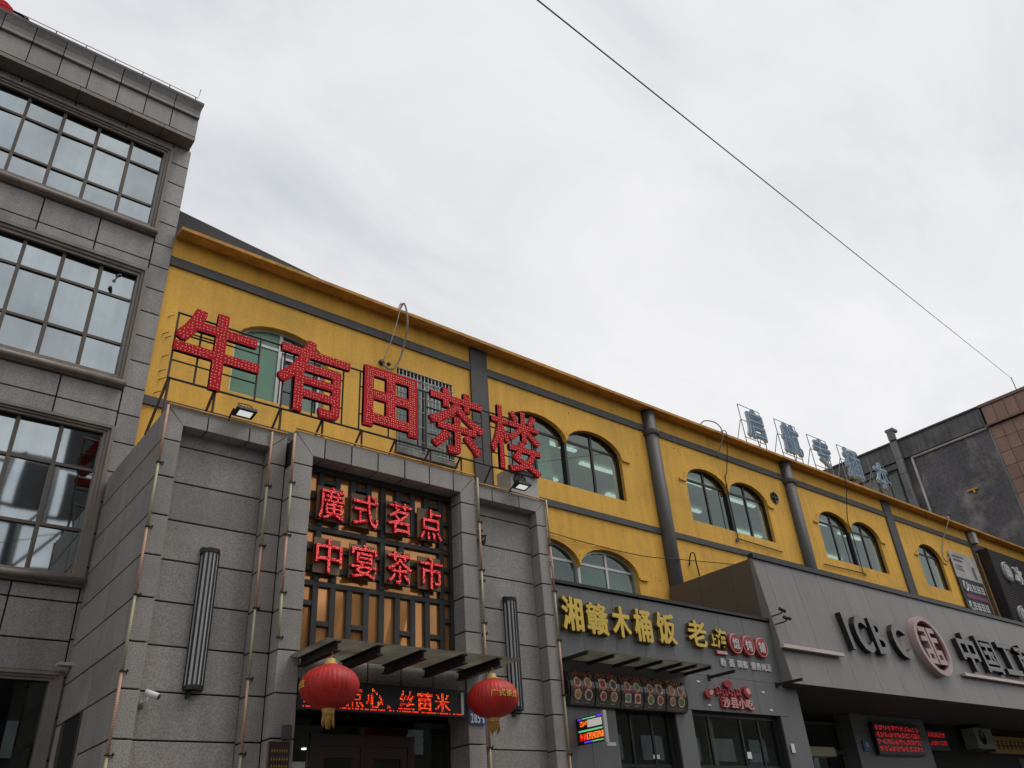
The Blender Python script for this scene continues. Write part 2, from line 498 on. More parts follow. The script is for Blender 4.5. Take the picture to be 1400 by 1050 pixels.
_G = {}
def glyph(ch, off=0.0):
    k = (ch, off)
    if k not in _G:
        c = bpy.data.curves.new('tmp', 'FONT')
        c.body = ch; c.size = 1; c.extrude = 0.5; c.offset = off; c.resolution_u = 3
        me = curve_mesh(c)
        vs = [tuple(v.co) for v in me.vertices]
        fs = [list(p.vertices) for p in me.polygons]
        x0 = min(v[0] for v in vs); x1 = max(v[0] for v in vs)
        y0 = min(v[1] for v in vs); y1 = max(v[1] for v in vs)
        _G[k] = ([((v[0] - x0) / (x1 - x0), (v[1] - y0) / (y1 - y0), v[2]) for v in vs], fs)
        bpy.data.meshes.remove(me); bpy.data.curves.remove(c)
    return _G[k]

def put_glyph(mb, ch, x0, x1, z0, z1, yf, yb, off=0.0, mf=0, ms=1, fn=None):
    """raised character with its face at yf and its back at yb, filling the given rectangle"""
    vs, fs = glyph(ch, off)
    P = [Vector((x0 + u * (x1 - x0), (yf if d > 0 else yb), z0 + v * (z1 - z0))) for u, v, d in vs]
    if fn: P = [fn(p) for p in P]
    o = len(mb.v)
    mb.v += [tuple(p) for p in P]
    for f in fs:
        dd = [vs[i][2] for i in f]
        mb.f.append([o + i for i in f]); mb.m.append(mf if max(dd) == min(dd) and dd[0] > 0 else ms); mb.sm.append(False)

def bold(mb, ch, x0, x1, z0, z1, yf, yb, off, d, mf=0, ms=1, fn=None, q=0.7):
    """heavy character: the glyph overprinted at small offsets, each copy a hair deeper"""
    for k, (a, b) in enumerate(((0, 0), (-1, 0), (1, 0), (0, -1), (0, 1), (-q, -q), (q, q), (-q, q), (q, -q))):
        e_ = (1 if yb > yf else -1) * 0.0006 * k
        put_glyph(mb, ch, x0 + d + a * d, x1 - d + a * d, z0 + d + b * d, z1 - d + b * d, yf + e_, yb - e_, off, mf, ms, fn)

def dots_in(ch, off, nx, ny, jit=0.0, grow=0.0, dead=0.0):
    vs, fs = glyph(ch, off)
    tris = []
    for f in fs:
        if all(vs[i][2] > 0 for i in f):
            for k in range(1, len(f) - 1):
                tris.append((vs[f[0]], vs[f[k]], vs[f[k + 1]]))
    res = []
    for j in range(ny):
        for i in range(nx):
            px = (i + 0.5 + random.uniform(-jit, jit)) / nx; py = (j + 0.5 + random.uniform(-jit, jit)) / ny
            if random.random() < dead: continue
            hit = False
            for gx, gy in (((0, 0), (-grow, 0), (grow, 0), (0, -grow), (0, grow)) if grow else ((0, 0),)):
              qx, qy = px + gx, py + gy
              for a, b, c in tris:
                d1 = (qx - b[0]) * (a[1] - b[1]) - (a[0] - b[0]) * (qy - b[1])
                d2 = (qx - c[0]) * (b[1] - c[1]) - (b[0] - c[0]) * (qy - c[1])
                d3 = (qx - a[0]) * (c[1] - a[1]) - (c[0] - a[0]) * (qy - a[1])
                if (d1 <= 0 and d2 <= 0 and d3 <= 0) or (d1 >= 0 and d2 >= 0 and d3 >= 0):
                    hit = True; break
              if hit: break
            if hit: res.append((px, py))
    return res

def dot_mesh(mb, pts, x0, x1, z0, z1, y, r, mi=0, h=0.006):
    for u, v in pts:
        x = x0 + u * (x1 - x0); z = z0 + v * (z1 - z0)
        mb.add([(x - r, y, z - r), (x + r, y, z - r), (x + r, y, z + r), (x - r, y, z + r), (x, y - h, z)],
               [(0, 1, 4), (1, 2, 4), (2, 3, 4), (3, 0, 4)], mi)

def smooth_path(pts, k=6):
    P = [Vector(p) for p in pts]
    P = [P[0] * 2 - P[1]] + P + [P[-1] * 2 - P[-2]]
    o = []
    for i in range(1, len(P) - 2):
        a, b, c, d = P[i - 1:i + 3]
        for j in range(k):
            t = j / k
            o.append(0.5 * ((2 * b) + (c - a) * t + (2 * a - 5 * b + 4 * c - d) * t * t + (3 * b - a - 3 * c + d) * t ** 3))
    o.append(P[-2])
    return o

def rect(x0, x1, z0, z1):
    return [(x0, z0), (x1, z0), (x1, z1), (x0, z1)]

# ================================================================== SETTING
struct('ground', MB().box(-150, 200, -150, 200, -0.3, 0.0), 'asphalt')
struct('pavement', MB().box(-40, 70, 1.0, 26, 0.0, 0.14), 'paving')
kb = MB()
for i in range(110):
    kb.box(-40 + i + 0.004, -39 + i - 0.004, 0.85, 0.996, 0.0, 0.145)
struct('kerb', kb, 'kerb')
G0 = 0.14

# ------------------------------------------------------------------ grey granite office block on the left
X1 = 2.24
TY = 9.95                      # face of the granite
tower = thing('office_building', (-2, 13, G0), 'grey granite office block with gridded windows at the far left', 'building')
WIN = [  # glass z0, z1, transoms, frame z0, z1
    (9.95, 11.40, (10.33, 11.02), 9.75, 11.52),
    (7.37, 8.99, (7.86, 8.58), 7.18, 9.14),
    (4.73, 6.52, (5.26, 6.02), 4.58, 6.62),
    (0.95, 3.57, (), 0.75, 3.66)]
GX0, GX1 = -1.86, 1.86
holes = [rect(GX0, GX1, a, b) for a, b, _, _, _ in WIN]
vs, fs = plate(rect(-6, X1 - 0.03, G0, 12.30), holes, TY + 0.03, TY + 0.42)
mb = MB().add(vs, fs)
mb.box(-6, X1 - 0.03, 16.6, 17.0, G0, 12.3)
mb.box(X1 - 0.33, X1 - 0.03, TY + 0.42, 16.6, G0, 12.3)
mb.box(-6, -5.7, TY + 0.42, 16.6, G0, 12.3)
part('wall', mb, 'joint', tower)
part('roof', MB().box(-6, X1 - 0.33, TY + 0.43, 16.6, 12.0, 12.1), 'concrete', tower)
part('interior', MB().box(-5.6, X1 - 0.34, TY + 0.9, TY + 1.0, G0, 12.0), 'interior_dark', tower)
GAP = 0.0085
def tower_panel(x0, x1, z0, z1):
    slab('granite_panel', x0 + GAP, x1 - GAP, TY, TY + 0.029, z0 + GAP, z1 - GAP, 'granite_tower', tower)
pz = [11.66] + [11.28 - 0.4035 * k for k in range(28)]
pz = [z for z in pz if z > 0.2] + [G0]
for a, b in zip(pz, pz[1:]):
    tower_panel(1.965, X1, b, a)
    slab('granite_panel', X1 - 0.029, X1, TY + 0.032, 10.0, b + GAP, a - GAP, 'granite_tower', tower)
    tower_panel(-2.4, -1.965, b, a)
    for k in range(4):
        tower_panel(-2.4 - 0.7 * (k + 1), -2.4 - 0.7 * k, b, a)
def spandrel(zs, off):
    for a, b in zip(zs, zs[1:]):
        xs = [1.965] + [off - 0.71 * k for k in range(6) if off - 0.71 * k > -1.7] + [-1.965]
        for p, q in zip(xs, xs[1:]): tower_panel(q, p, b, a)
spandrel([9.745, 9.315, 9.145], 1.235)
spandrel([7.175, 6.855, 6.625], 1.245)
spandrel([4.575, 4.41, 3.99, 3.665], 1.28)
spandrel([11.66, 11.525], 1.25)
spandrel([0.745, G0], 1.28)
for (a, b, tr, fa, fb) in WIN:
    mb = MB()
    for (i0, i1, yy) in ((0.0, 0.045, TY - 0.055), (0.045, 0.08, TY - 0.03), (0.08, 0.118, TY - 0.008)):
        x0, x1, z0, z1 = GX0 - 0.11 + i0, GX1 + 0.11 - i0, fa + i0, fb - i0
        x2, x3, z2, z3 = GX0 - 0.11 + i1, GX1 + 0.11 - i1, fa + i1 * (a - fa) / 0.118 * 0.98, fb - i1 * (fb - b) / 0.118 * 0.98
        z0 = fa + i0 * (a - fa) / 0.118 * 0.98; z1 = fb - i0 * (fb - b) / 0.118 * 0.98
        mb.box(x0, x1, yy, TY + 0.14, z0, z2); mb.box(x0, x1, yy, TY + 0.14, z3, z1)
        mb.box(x0, x2, yy, TY + 0.14, z2, z3); mb.box(x3, x1, yy, TY + 0.14, z2, z3)
    fr = part('window', mb, 'stone_trim', tower)
    part('sill_roll', MB().tube([(GX0 - 0.115, TY - 0.06, fa + 0.055), (GX1 + 0.115, TY - 0.06, fa + 0.055)], 0.045, 12), 'stone_trim', fr)
    yb = TY + 0.035
    xs = [GX0 + 0.465 * k for k in range(9)]
    if not tr: xs = [GX0, GX0 + 0.93, 0.0, 0.93, GX1]
    zs = [a] + list(tr) + [b]
    for x in xs[1:-1]:
        part('mullion', MB().box(x - 0.022, x + 0.022, yb, yb + 0.05, a, b), 'bronze_frame', fr)
    for z in tr:
        for p, q in zip(xs, xs[1:]):
            part('transom', MB().box(p + 0.022, q - 0.022, yb + 0.006, yb + 0.05, z - 0.018, z + 0.018), 'bronze_frame', fr)
    for p, q in zip(xs, xs[1:]):
        for c, d in zip(zs, zs[1:]):
            dz = random.uniform(-0.009, 0.009); dw = random.uniform(-0.007, 0.007)
            y = yb + 0.03
            pn = MB().add([(p, y + dz, c), (q, y + dw, c), (q, y - dz, d), (p, y - dw, d),
                           (p, y + .01 + dz, c), (q, y + .01 + dw, c), (q, y + .01 - dz, d), (p, y + .01 - dw, d)],
                          [(0, 1, 2, 3), (7, 6, 5, 4), (0, 4, 5, 1), (1, 5, 6, 2), (2, 6, 7, 3), (3, 7, 4, 0)])
            part('pane', pn, 'coated_glass' if tr else 'shop_glass', fr)
# cornice
CX = X1 - 0.04
cx = [-0.20 - 0.40 * k for k in range(9, -1, -1)] + [0.20, 0.59, 1.0, 1.395, 1.79, CX]
CY = 9.70
part('cornice_core', MB().box(-3.8, CX - 0.03, CY + 0.03, TY + 0.3, 11.735, 12.40), 'joint', tower)
for p, q in zip([-3.8, -2.7, -1.6, -0.55, 0.525, 1.25, 1.72], [-2.7, -1.6, -0.55, 0.525, 1.25, 1.72, CX]):
    part('soffit', MB().box(p + 0.004, q - 0.004, CY + 0.005, TY + 0.002, 11.665, 11.734), 'stone_trim', tower)
for p, q in zip(cx, cx[1:]):
    slab('frieze_panel', p + 0.006, q - 0.006, CY, CY + 0.025, 11.742, 12.12, 'granite_tower', tower)
    prof = [(9.72, 12.135), (9.66, 12.135), (9.658, 12.16), (9.675, 12.20), (9.66, 12.28), (9.625, 12.34), (9.60, 12.375), (9.72, 12.375)]
    part('cornice_block', MB().prism(prof, p + 0.006, q - 0.006, axis='x'), 'granite_tower', tower)
part('coping', MB().box(-3.8, CX + 0.01, 9.595, TY + 0.35, 12.377, 12.43), 'grey_paint', tower)
mb = MB()
for x in [-1.2 + 0.41 * k for k in range(9)]:
    mb.tube([(x, 9.68, 12.43), (x, 9.68, 12.58)], 0.008, 4)
mb.tube([(-2.0, 9.68, 12.58), (2.12, 9.68, 12.58), (2.135, 9.68, 12.80)], 0.007, 4)
part('lightning_conductor', mb, 'rust', tower)
# rooftop sign of the office block
rs = thing('rooftop_sign', (-0.9, 10.05, 12.1), 'red character sign in a thin frame on the grey roof at the top left corner', 'sign')
mb = MB()
for a, b in (((-1.6, 10.1, 13.08), (-0.36, 10.1, 13.02)), ((-0.36, 10.1, 13.02), (-0.40, 10.1, 12.1)), ((-1.6, 10.1, 13.08), (-1.6, 10.1, 12.1))):
    mb.bar(a, b, 0.03)
part('frame', mb, 'black_steel', rs)
mb = MB(); put_glyph(mb, '8', -1.05, -0.53, 12.40, 13.10, 10.02, 10.08, 0.06)
part('letter', mb, ['red_letter', 'red_side'], rs)

# ------------------------------------------------------------------ yellow building with arched windows
yb_ = thing('arcade_building', (18, 13, G0), 'long yellow building with twin arched windows and grey bands', 'building')
def arch(xa, xb, zs, rise, n=12):
    """points from the right springing over the crown to the left springing"""
    c = (xa + xb) / 2; r = (xb - xa) / 2
    return [(c + r * cos(pi * k / n), zs + rise * sin(pi * k / n)) for k in range(n + 1)]
TW = [  # x0, xv, x1, sill, springing, frame material
    (8.42, 9.915, 11.42, 7.61, 8.52, 'black_frame'),
    (13.43, 14.91, 16.38, 7.61, 8.52, 'black_frame'),
    (18.52, 20.05, 21.52, 7.61, 8.52, 'black_frame'),
    (8.42, 9.915, 11.42, 5.0, 6.055, 'silver_frame')]
SW = [(3.33, 4.80, 7.63, 8.50, 'silver_frame'), (23.60, 25.06, 7.61, 8.50, 'black_frame')]
GW = (6.10, 7.23, 7.43, 8.96)
RISE = 0.415
holes = []
for x0, xv, x1, z0, zs, fm in TW:
    holes.append([(x0, z0), (x1, z0)] + arch(xv + 0.008, x1, zs, RISE) + arch(x0, xv - 0.008, zs, RISE))
for x0, x1, z0, zs, fm in SW:
    holes.append([(x0, z0), (x1, z0)] + arch(x0, x1, zs, RISE))
holes.append(rect(*GW))
vs, fs = plate(rect(X1, 33.99, G0, 9.94), holes, 10.0, 10.28)
mb = MB().add(vs, fs)
mb.box(X1, 33.99, 17.7, 18, G0, 9.94)
mb.box(33.7, 33.99, 10.281, 17.7, G0, 9.94)
wall = part('wall', mb, 'yellow', yb_)
part('roof', MB().box(X1, 33.7, 10.281, 17.7, 9.70, 9.85), 'roof_dark', yb_)
part('interior', MB().box(X1, 33.6, 14.2, 14.3, 7.0, 9.6).box(X1, 33.6, 10.285, 14.2, 9.3, 9.4).box(X1, 33.6, 10.285, 14.2, 6.95, 7.0), 'interior_room', yb_)
part('interior', MB().box(X1, 33.6, 11.8, 11.9, G0, 6.9).box(X1, 33.6, 10.285, 11.8, 6.75, 6.85), 'interior_lower', yb_)

def hood(xa, xb, zs, hl, hr):
    o = [(min(c[0], xb if not hr else 99), c[1]) for c in arch(xa - 0.09, xb + 0.09, zs, RISE + 0.075)]
    o = [(max(c[0], xa if not hl else 0), c[1]) for c in o]
    i = [(c[0], c[1]) for c in arch(xa - 0.002, xb + 0.002, zs, RISE + 0.003)]
    m = MB()
    for k in range(len(o) - 1):
        m.prism([i[k], o[k], o[k + 1], i[k + 1]], 9.978, 10.002)
    if hr: m.box(xb + 0.02, xb + 0.24, 9.965, 10.002, zs - 0.03, zs + 0.025)
    if hl: m.box(xa - 0.24, xa - 0.02, 9.965, 10.002, zs - 0.03, zs + 0.025)
    part('arch_trim', m, 'yellow', yb_)

YG = 10.10
def sash(x0, x1, z0, zs, fm, glassname, parent, trans=0.10):
    """one arched sash: mullion, transom and four panes"""
    c = (x0 + x1) / 2
    zt = zs + trans
    part('mullion', MB().box(c - 0.026, c + 0.026, YG - 0.02, YG + 0.04, z0, zs + RISE - 0.005), fm, parent)
    part('transom', MB().box(x0, c - 0.026, YG - 0.015, YG + 0.04, zt - 0.022, zt + 0.022).box(c + 0.026, x1, YG - 0.015, YG + 0.04, zt - 0.022, zt + 0.022), fm, parent)
    ar = arch(x0, x1, zs, RISE, 16)
    for q, (a, b) in enumerate(((x0, c), (c, x1))):
        g = glassname if isinstance(glassname, str) else glassname[q]
        part('pane', MB().box(a, b, YG, YG + 0.008, z0, zt), g, parent)
        pts = [p for p in ar if (p[0] - c) * (1 if q else -1) >= -1e-6 and p[1] >= zt - 0.001]
        lo = [(c, zt), (max(p[0] for p in pts), zt)] if q else [(min(p[0] for p in pts), zt), (c, zt)]
        poly = lo[:]
        if q: poly += pts
        else: poly = [lo[0], lo[1]] + pts
        part('pane', MB().prism(poly, YG, YG + 0.008), g, parent)

def frame_ring(x0, x1, z0, zs, t=0.035):
    m = MB()
    m.box(x0, x0 + t, YG - 0.03, YG + 0.045, z0 + t, zs); m.box(x1 - t, x1, YG - 0.03, YG + 0.045, z0 + t, zs)
    m.box(x0, x1, YG - 0.03, YG + 0.045, z0, z0 + t)
    o = arch(x0, x1, zs, RISE); i = arch(x0 + t, x1 - t, zs, RISE - t)
    for k in range(len(o) - 1):
        m.prism([i[k], o[k], o[k + 1], i[k + 1]], YG - 0.03, YG + 0.045)
    return m

for k, (x0, xv, x1, z0, zs, fm) in enumerate(TW):
    m = frame_ring(x0, xv, z0, zs, 0.032 if fm == 'black_frame' else 0.045)
    m2 = frame_ring(xv, x1, z0, zs, 0.032 if fm == 'black_frame' else 0.045)
    m.add(m2.v, m2.f)
    m.box(xv - 0.03, xv + 0.03, YG - 0.06, YG - 0.031, z0, zs + 0.02)
    wn = part('window', m, fm, yb_)
    for a, b in ((x0, xv), (xv, x1)):
        sash(a, b, z0, zs, fm, 'window_glass', wn)
    hood(x0, xv, zs, True, False); hood(xv, x1, zs, False, True)
for k, (x0, x1, z0, zs, fm) in enumerate(SW):
    wn = part('window', frame_ring(x0, x1, z0, zs), fm, yb_)
    sash(x0, x1, z0, zs, fm, ('green_film', 'window_glass') if k == 0 else 'window_glass', wn)
    if k == 0:
        part('sash_frame', MB().box(4.10, 4.14, YG - 0.05, YG - 0.021, 7.66, 8.5).box(4.70, 4.74, YG - 0.05, YG - 0.021, 7.66, 8.5).box(4.14, 4.70, YG - 0.05, YG - 0.021, 8.44, 8.48), 'silver_frame', wn)
        part('film', MB().box(4.45, 4.72, YG + 0.03, YG + 0.04, 7.66, 8.4), 'green_film', wn)
    hood(x0, x1, zs, True, True)
# barred window behind the red letters
gx0, gx1, gz0, gz1 = GW
wn = part('window', MB().box(gx0, gx1, 10.05, 10.10, gz0, gz0 + 0.05).box(gx0, gx1, 10.05, 10.10, gz1 - 0.05, gz1).box(gx0, gx0 + 0.04, 10.05, 10.10, gz0 + 0.05, gz1 - 0.05).box(gx1 - 0.04, gx1, 10.05, 10.10, gz0 + 0.05, gz1 - 0.05).box(6.64, 6.69, 10.05, 10.1, gz0 + .05, gz1 - .05), 'black_frame', yb_)
for a, b in ((gx0 + 0.04, 6.64), (6.69, gx1 - 0.04)):
    part('pane', MB().box(a, b, 10.07, 10.08, gz0 + 0.05, gz1 - 0.05), 'window_glass', wn)
m = MB()
for i in range(16):
    x = gx0 + 0.02 + i * (gx1 - gx0 - 0.04) / 15
    m.tube([(x, 9.96, gz0 - 0.06), (x, 9.96, gz1 - 0.02)], 0.007, 5)
for z in (7.45, 7.62, 7.9, 8.18, 8.46, 8.62, 8.78, 8.92):
    m.tube([(gx0, 9.95, z), (gx1, 9.95, z)], 0.007, 5)
for i in range(4):
    c = gx0 + 0.16 + i * 0.27
    m.tube([(c + 0.09 * cos(2 * pi * k / 12), 9.945, 8.70 + 0.09 * sin(2 * pi * k / 12)) for k in range(13)], 0.006, 4)
part('window_grille', m, 'grille_white', wn)
part('sill', MB().box(gx0 - 0.03, gx1 + 0.03, 9.93, 10.04, gz0 - 0.10, gz0 - 0.02), 'concrete', wn)
# bands, pilasters, columns
PIL = [(7.64, 8.02), (22.27, 22.70), (27.55, 27.95), (32.6, 33.0)]
ROUND = [12.43, 17.50]
for a, b in PIL:
    part('pilaster', MB().box(a, b, 9.955, 10.002, 3.8, 9.90), 'grey_paint', yb_)
for c in ROUND:
    col = part('column', MB().lathe((c, 9.95, 3.9), [(0.155, 0), (0.155, 6.0)], 28), 'grey_paint', yb_)
    part('collar', MB().lathe((c, 9.95, 9.29), [(0.156, 0), (0.185, 0.01), (0.195, 0.03), (0.195, 0.12), (0.187, 0.14), (0.156, 0.15)], 28), 'grey_paint', col)
xs = [X1] + sorted([v for p in PIL for v in p] + [v for c in ROUND for v in (c - 0.145, c + 0.145)]) + [33.98]
for i in range(0, len(xs), 2):
    a, b = xs[i], xs[i + 1]
    part('band', MB().box(a, b, 9.968, 10.002, 9.40, 9.555), 'grey_paint', yb_)
    part('band', MB().box(a, b, 9.968, 10.002, 7.08, 7.205), 'grey_paint', yb_)
prof = [(9.998, 9.93), (9.96, 9.915), (9.78, 9.895), (9.735, 9.90), (9.73, 9.955), (9.76, 9.975), (10.28, 9.985), (10.28, 9.945), (9.998, 9.945)]
for i in range(8):
    a = X1 + 0.02 + i * (33.98 - X1 - 0.02) / 8; b = X1 + 0.02 + (i + 1) * (33.98 - X1 - 0.02) / 8
    part('eave', MB().prism([(p[0], p[1] + random.uniform(-0.004, 0.004)) if 0 < k < 5 else p for k, p in enumerate(prof)], a + 0.001, b - 0.001, axis='x'), 'ochre', yb_)
# old fixing holes and chips in the paint
m = MB()
rr = random.Random(3)
for (x, z) in [(11.78, 8.78), (11.92, 8.77), (12.02, 6.1), (9.86, 6.52), (17.98, 8.6), (23.1, 8.75), (18.1, 8.0), (16.9, 7.55)] + [(rr.uniform(8.1, 27), rr.choice((rr.uniform(7.25, 7.55), rr.uniform(9.0, 9.35), rr.uniform(6.6, 7.0)))) for _ in range(26)]:
    m.lathe((x, 10.001, z), [(rr.uniform(0.008, 0.022), 0), (0.006, 0.004)], 7, axis='y')
o = part('fixing_holes', m, 'grout', yb_); o['kind'] = 'stuff'
# round vent
part('vent', MB().lathe((16.76, 9.995, 8.82), [(0.15, 0.0), (0.15, 0.02), (0.12, 0.02), (0.12, 0.002)], 20, axis='y').box(16.745, 16.775, 9.965, 9.98, 8.71, 8.93).box(16.65, 16.745, 9.965, 9.98, 8.805, 8.835).box(16.775, 16.87, 9.965, 9.98, 8.805, 8.835), 'black_frame', yb_)
# ceiling tubes inside
for i, (x, y, l) in enumerate([(10.2, 11.2, 1.2), (10.9, 12.6, 1.2), (9.2, 12.6, 1.2), (11.9, 11.6, 1.2), (14.6, 11.0, 1.2), (15.6, 12.2, 1.2), (16.6, 11.2, 1.2), (17.3, 12.9, 1.2),
                               (19.7, 11.0, 1.2), (20.8, 12.2, 1.2), (21.8, 11.2, 1.2), (23.0, 12.6, 1.2), (24.9, 11.1, 1.2), (26.2, 12.3, 1.2), (13.7, 12.6, 1.2), (18.8, 12.6, 1.2)]):
    part('ceiling_lamp', MB().box(x, x + l, y, y + 0.09, 9.22, 9.26).box(x + 0.1, x + 0.13, y + 0.04, y + 0.07, 9.26, 9.3).box(x + l - 0.13, x + l - 0.1, y + 0.04, y + 0.07, 9.26, 9.3), 'tube_light', yb_)
def curtain(x0, x1, z0, z1, y=10.33):
    n = int((x1 - x0) / 0.018)
    v = []; f = []
    for i in range(n + 1):
        x = x0 + (x1 - x0) * i / n
        yy = y + 0.028 * sin(x * 52) + 0.012 * sin(x * 23 + 1)
        v += [(x, yy, z0), (x, yy, z1), (x, yy + 0.004, z0), (x, yy + 0.004, z1)]
    for i in range(n):
        o = 4 * i
        f += [(o, o + 4, o + 5, o + 1), (o + 2, o + 3, o + 7, o + 6), (o + 1, o + 5, o + 7, o + 3)]
    part('curtain', MB().add(v, f, 0, True), 'curtain_green', yb_, False)
curtain(8.95, 9.75, 7.4, 9.1)
curtain(10.1, 11.5, 4.9, 6.7)
curtain(8.4, 9.3, 4.9, 6.7)
# notice in the lower window
mb = MB().box(9.13, 9.30, 10.03, 10.04, 5.68, 6.10)
nb = solo('window_notice', mb, 'paper', 'pale notice sheet inside the lower arched window beside the granite pier', 'notice')
part('blue_mark', MB().box(9.18, 9.27, 10.02, 10.029, 5.98, 6.05), 'plate_blue', nb)
# dark monopitch roof behind the eave next to the office block
part('roof_shed', MB().add([(2.27, 10.6, 9.86), (7.5, 10.6, 9.86), (7.5, 13.5, 9.86), (2.27, 13.5, 9.86), (2.27, 10.6, 11.0), (7.5, 10.6, 10.40), (7.5, 13.5, 10.40), (2.27, 13.5, 11.0)],
                           [(3, 2, 1, 0), (4, 5, 6, 7), (0, 1, 5, 4), (1, 2, 6, 5), (2, 3, 7, 6), (3, 0, 4, 7)]), 'roof_dark', yb_)

# ------------------------------------------------------------------ granite entrance of the tea house
por = thing('tea_house_entrance', (4.6, 8.6, G0), 'grey granite entrance block with recessed side bays below the red characters', 'entrance')
PX0, PX1 = 2.0, 7.18
# core
mb = MB()
mb.box(PX0 + 0.03, 3.56, 7.99, 9.94, G0, 5.86)
mb.box(5.58, PX1 - 0.03, 7.99, 9.94, G0, 5.86)
mb.box(3.561, 5.579, 8.3, 9.94, 2.9, 5.86)
mb.box(3.361, 3.53, 7.66, 7.989, G0, 5.86)
mb.box(5.61, 5.779, 7.66, 7.989, G0, 5.86)
mb.box(3.561, 5.579, 7.68, 8.299, 5.70, 5.86)
mb.box(3.561, 5.579, 7.66, 8.299, 3.285, 3.5)
mb.box(PX0 + 0.03, 3.36, 7.84, 7.989, 5.76, 5.86)
mb.box(5.781, PX1 - 0.03, 7.84, 7.989, 5.76, 5.86)
mb.box(PX0 + 0.03, 2.15, 7.84, 7.989, G0, 5.76)
mb.box(7.03, PX1 - 0.03, 7.84, 7.989, G0, 5.76)
part('core', mb, 'joint', por)
part('roof', MB().box(PX0 + 0.03, PX1 - 0.03, 7.84, 9.94, 5.861, 5.90), 'concrete', por)
def gp(x0, x1, y0, y1, z0, z1):
    slab('granite_panel', x0, x1, y0, y1, z0, z1, 'granite', por)
g = 0.0075
rows = [5.55 - 0.4045 * k for k in range(14)]
rows = [z for z in rows if z > 0.25] + [G0]
rrows = [5.58 - 0.4065 * k for k in range(14)]
rrows = [z for z in rrows if z > 0.25] + [G0]
def wing(x0, x1, s):
    """recessed bay between x0 and x1 (outer edges); stiles 0.18 wide"""
    a, b = x0 + 0.18, x1 - 0.18
    zt, zh = 5.93, 5.745
    # header with mitred corners
    cuts = [a + 0.25, a + 0.71]
    poly = [[(a + 0.002, zh), (cuts[0] - g, zh), (cuts[0] - g, zt), (x0 + 0.006, zt)],
            rect(cuts[0] + g, cuts[1] - g, zh, zt),
            [(cuts[1] + g, zh), (b - 0.002, zh), (x1 - 0.006, zt), (cuts[1] + g, zt)]]
    for p in poly:
        part('granite_panel', MB().prism(p, 7.80, 7.975), 'granite', por)
    zz = [zh] + rows
    for side, (p, q) in enumerate(((x0, a), (b, x1))):
        top = [(p, rows[0] + g), (q, rows[0] + g), (q, zh - 0.004 if side == 0 else zt - 0.012), (p, zt - 0.012 if side == 0 else zh - 0.004)]
        part('granite_panel', MB().prism(top, 7.80, 7.975), 'granite', por)
        for z1, z0 in zip(rows, rows[1:]):
            gp(p, q, 7.80, 7.975, z0 + g, z1 - g)
    zz = [zh + 0.03] + rrows
    for z1, z0 in zip(zz, zz[1:]):
        gp(a + 0.003, b - 0.003, 7.955, 7.989, z0 + g, z1 - g)
wing(PX0, 3.325, 0)
wing(5.815, PX1, 1)
# centre frame
zt, zh = 5.915, 5.655
cuts = [3.70, 4.04, 4.39, 4.76, 5.115, 5.475]
part('granite_panel', MB().prism([(3.562, zh), (cuts[0] - g, zh), (cuts[0] - g, zt), (3.336, zt)], 7.60, 7.68), 'granite', por)
for p, q in zip(cuts[:-1], cuts[1:]):
    gp(p + g, q - g, 7.60, 7.68, zh, zt)
part('granite_panel', MB().prism([(cuts[-1] + g, zh), (5.578, zh), (5.804, zt), (cuts[-1] + g, zt)], 7.60, 7.68), 'granite', por)
for p, q in zip([3.56] + cuts, cuts + [5.58]):
    gp(p + g, q - g, 7.682, 8.0, zh + 0.002, zh + 0.04)
crows = [5.52 - 0.3985 * k for k in range(14)]
crows = [z for z in crows if z > 0.25] + [G0]
for side, (p, q) in enumerate(((3.33, 3.56), (5.58, 5.81))):
    top = [(p, crows[0] + g), (q, crows[0] + g), (q, zh - 0.004 if side == 0 else zt - 0.012), (p, zt - 0.012 if side == 0 else zh - 0.004)]
    part('granite_panel', MB().prism(top, 7.60, 7.99 if side else 7.65), 'granite', por)
    for z1, z0 in zip(crows, crows[1:]):
        gp(p, q, 7.60, 7.658, z0 + g, z1 - g)
        if side == 0:
            gp(p, p + 0.03, 7.66, 7.799, z0 + g, z1 - g)
            gp(q - 0.03, q, 7.66, 7.99, z0 + g, z1 - g)
        else:
            gp(p, p + 0.03, 7.66, 7.99, z0 + g, z1 - g)
            gp(q - 0.03, q, 7.66, 7.799, z0 + g, z1 - g)
for p, q in zip([3.56, 3.93, 4.335, 4.735, 5.14], [3.93, 4.335, 4.735, 5.14, 5.58]):
    gp(p + g, q - g, 7.62, 7.658, 3.275, 3.50)
# left flank
frows = [5.93] + rows
for z1, z0 in zip(frows, frows[1:]):
    for p, q in ((7.802, 8.835), (8.847, 9.93)):
        if z1 < 3.2 and p > 8: continue
        slab('granite_panel', PX0, PX0 + 0.03, p + (0.178 if p < 8 else g), q - g, z0 + g, z1 - g, 'granite', por)
slab('granite_panel', PX0, PX0 + 0.03, 8.845, 8.90, G0, 3.115, 'granite', por)
slab('granite_panel', PX0, PX0 + 0.03, 9.66, 9.925, G0, 3.115, 'granite', por)
part('side_window', MB().box(PX0 + 0.012, PX0 + 0.028, 8.905, 9.655, G0, 3.11), 'black_frame', por)
part('side_window_frame', MB().box(PX0 - 0.01, PX0 + 0.011, 9.58, 9.655, G0, 3.11).box(PX0 - 0.01, PX0 + 0.011, 8.905, 8.95, G0, 3.11), 'bronze_frame', por)
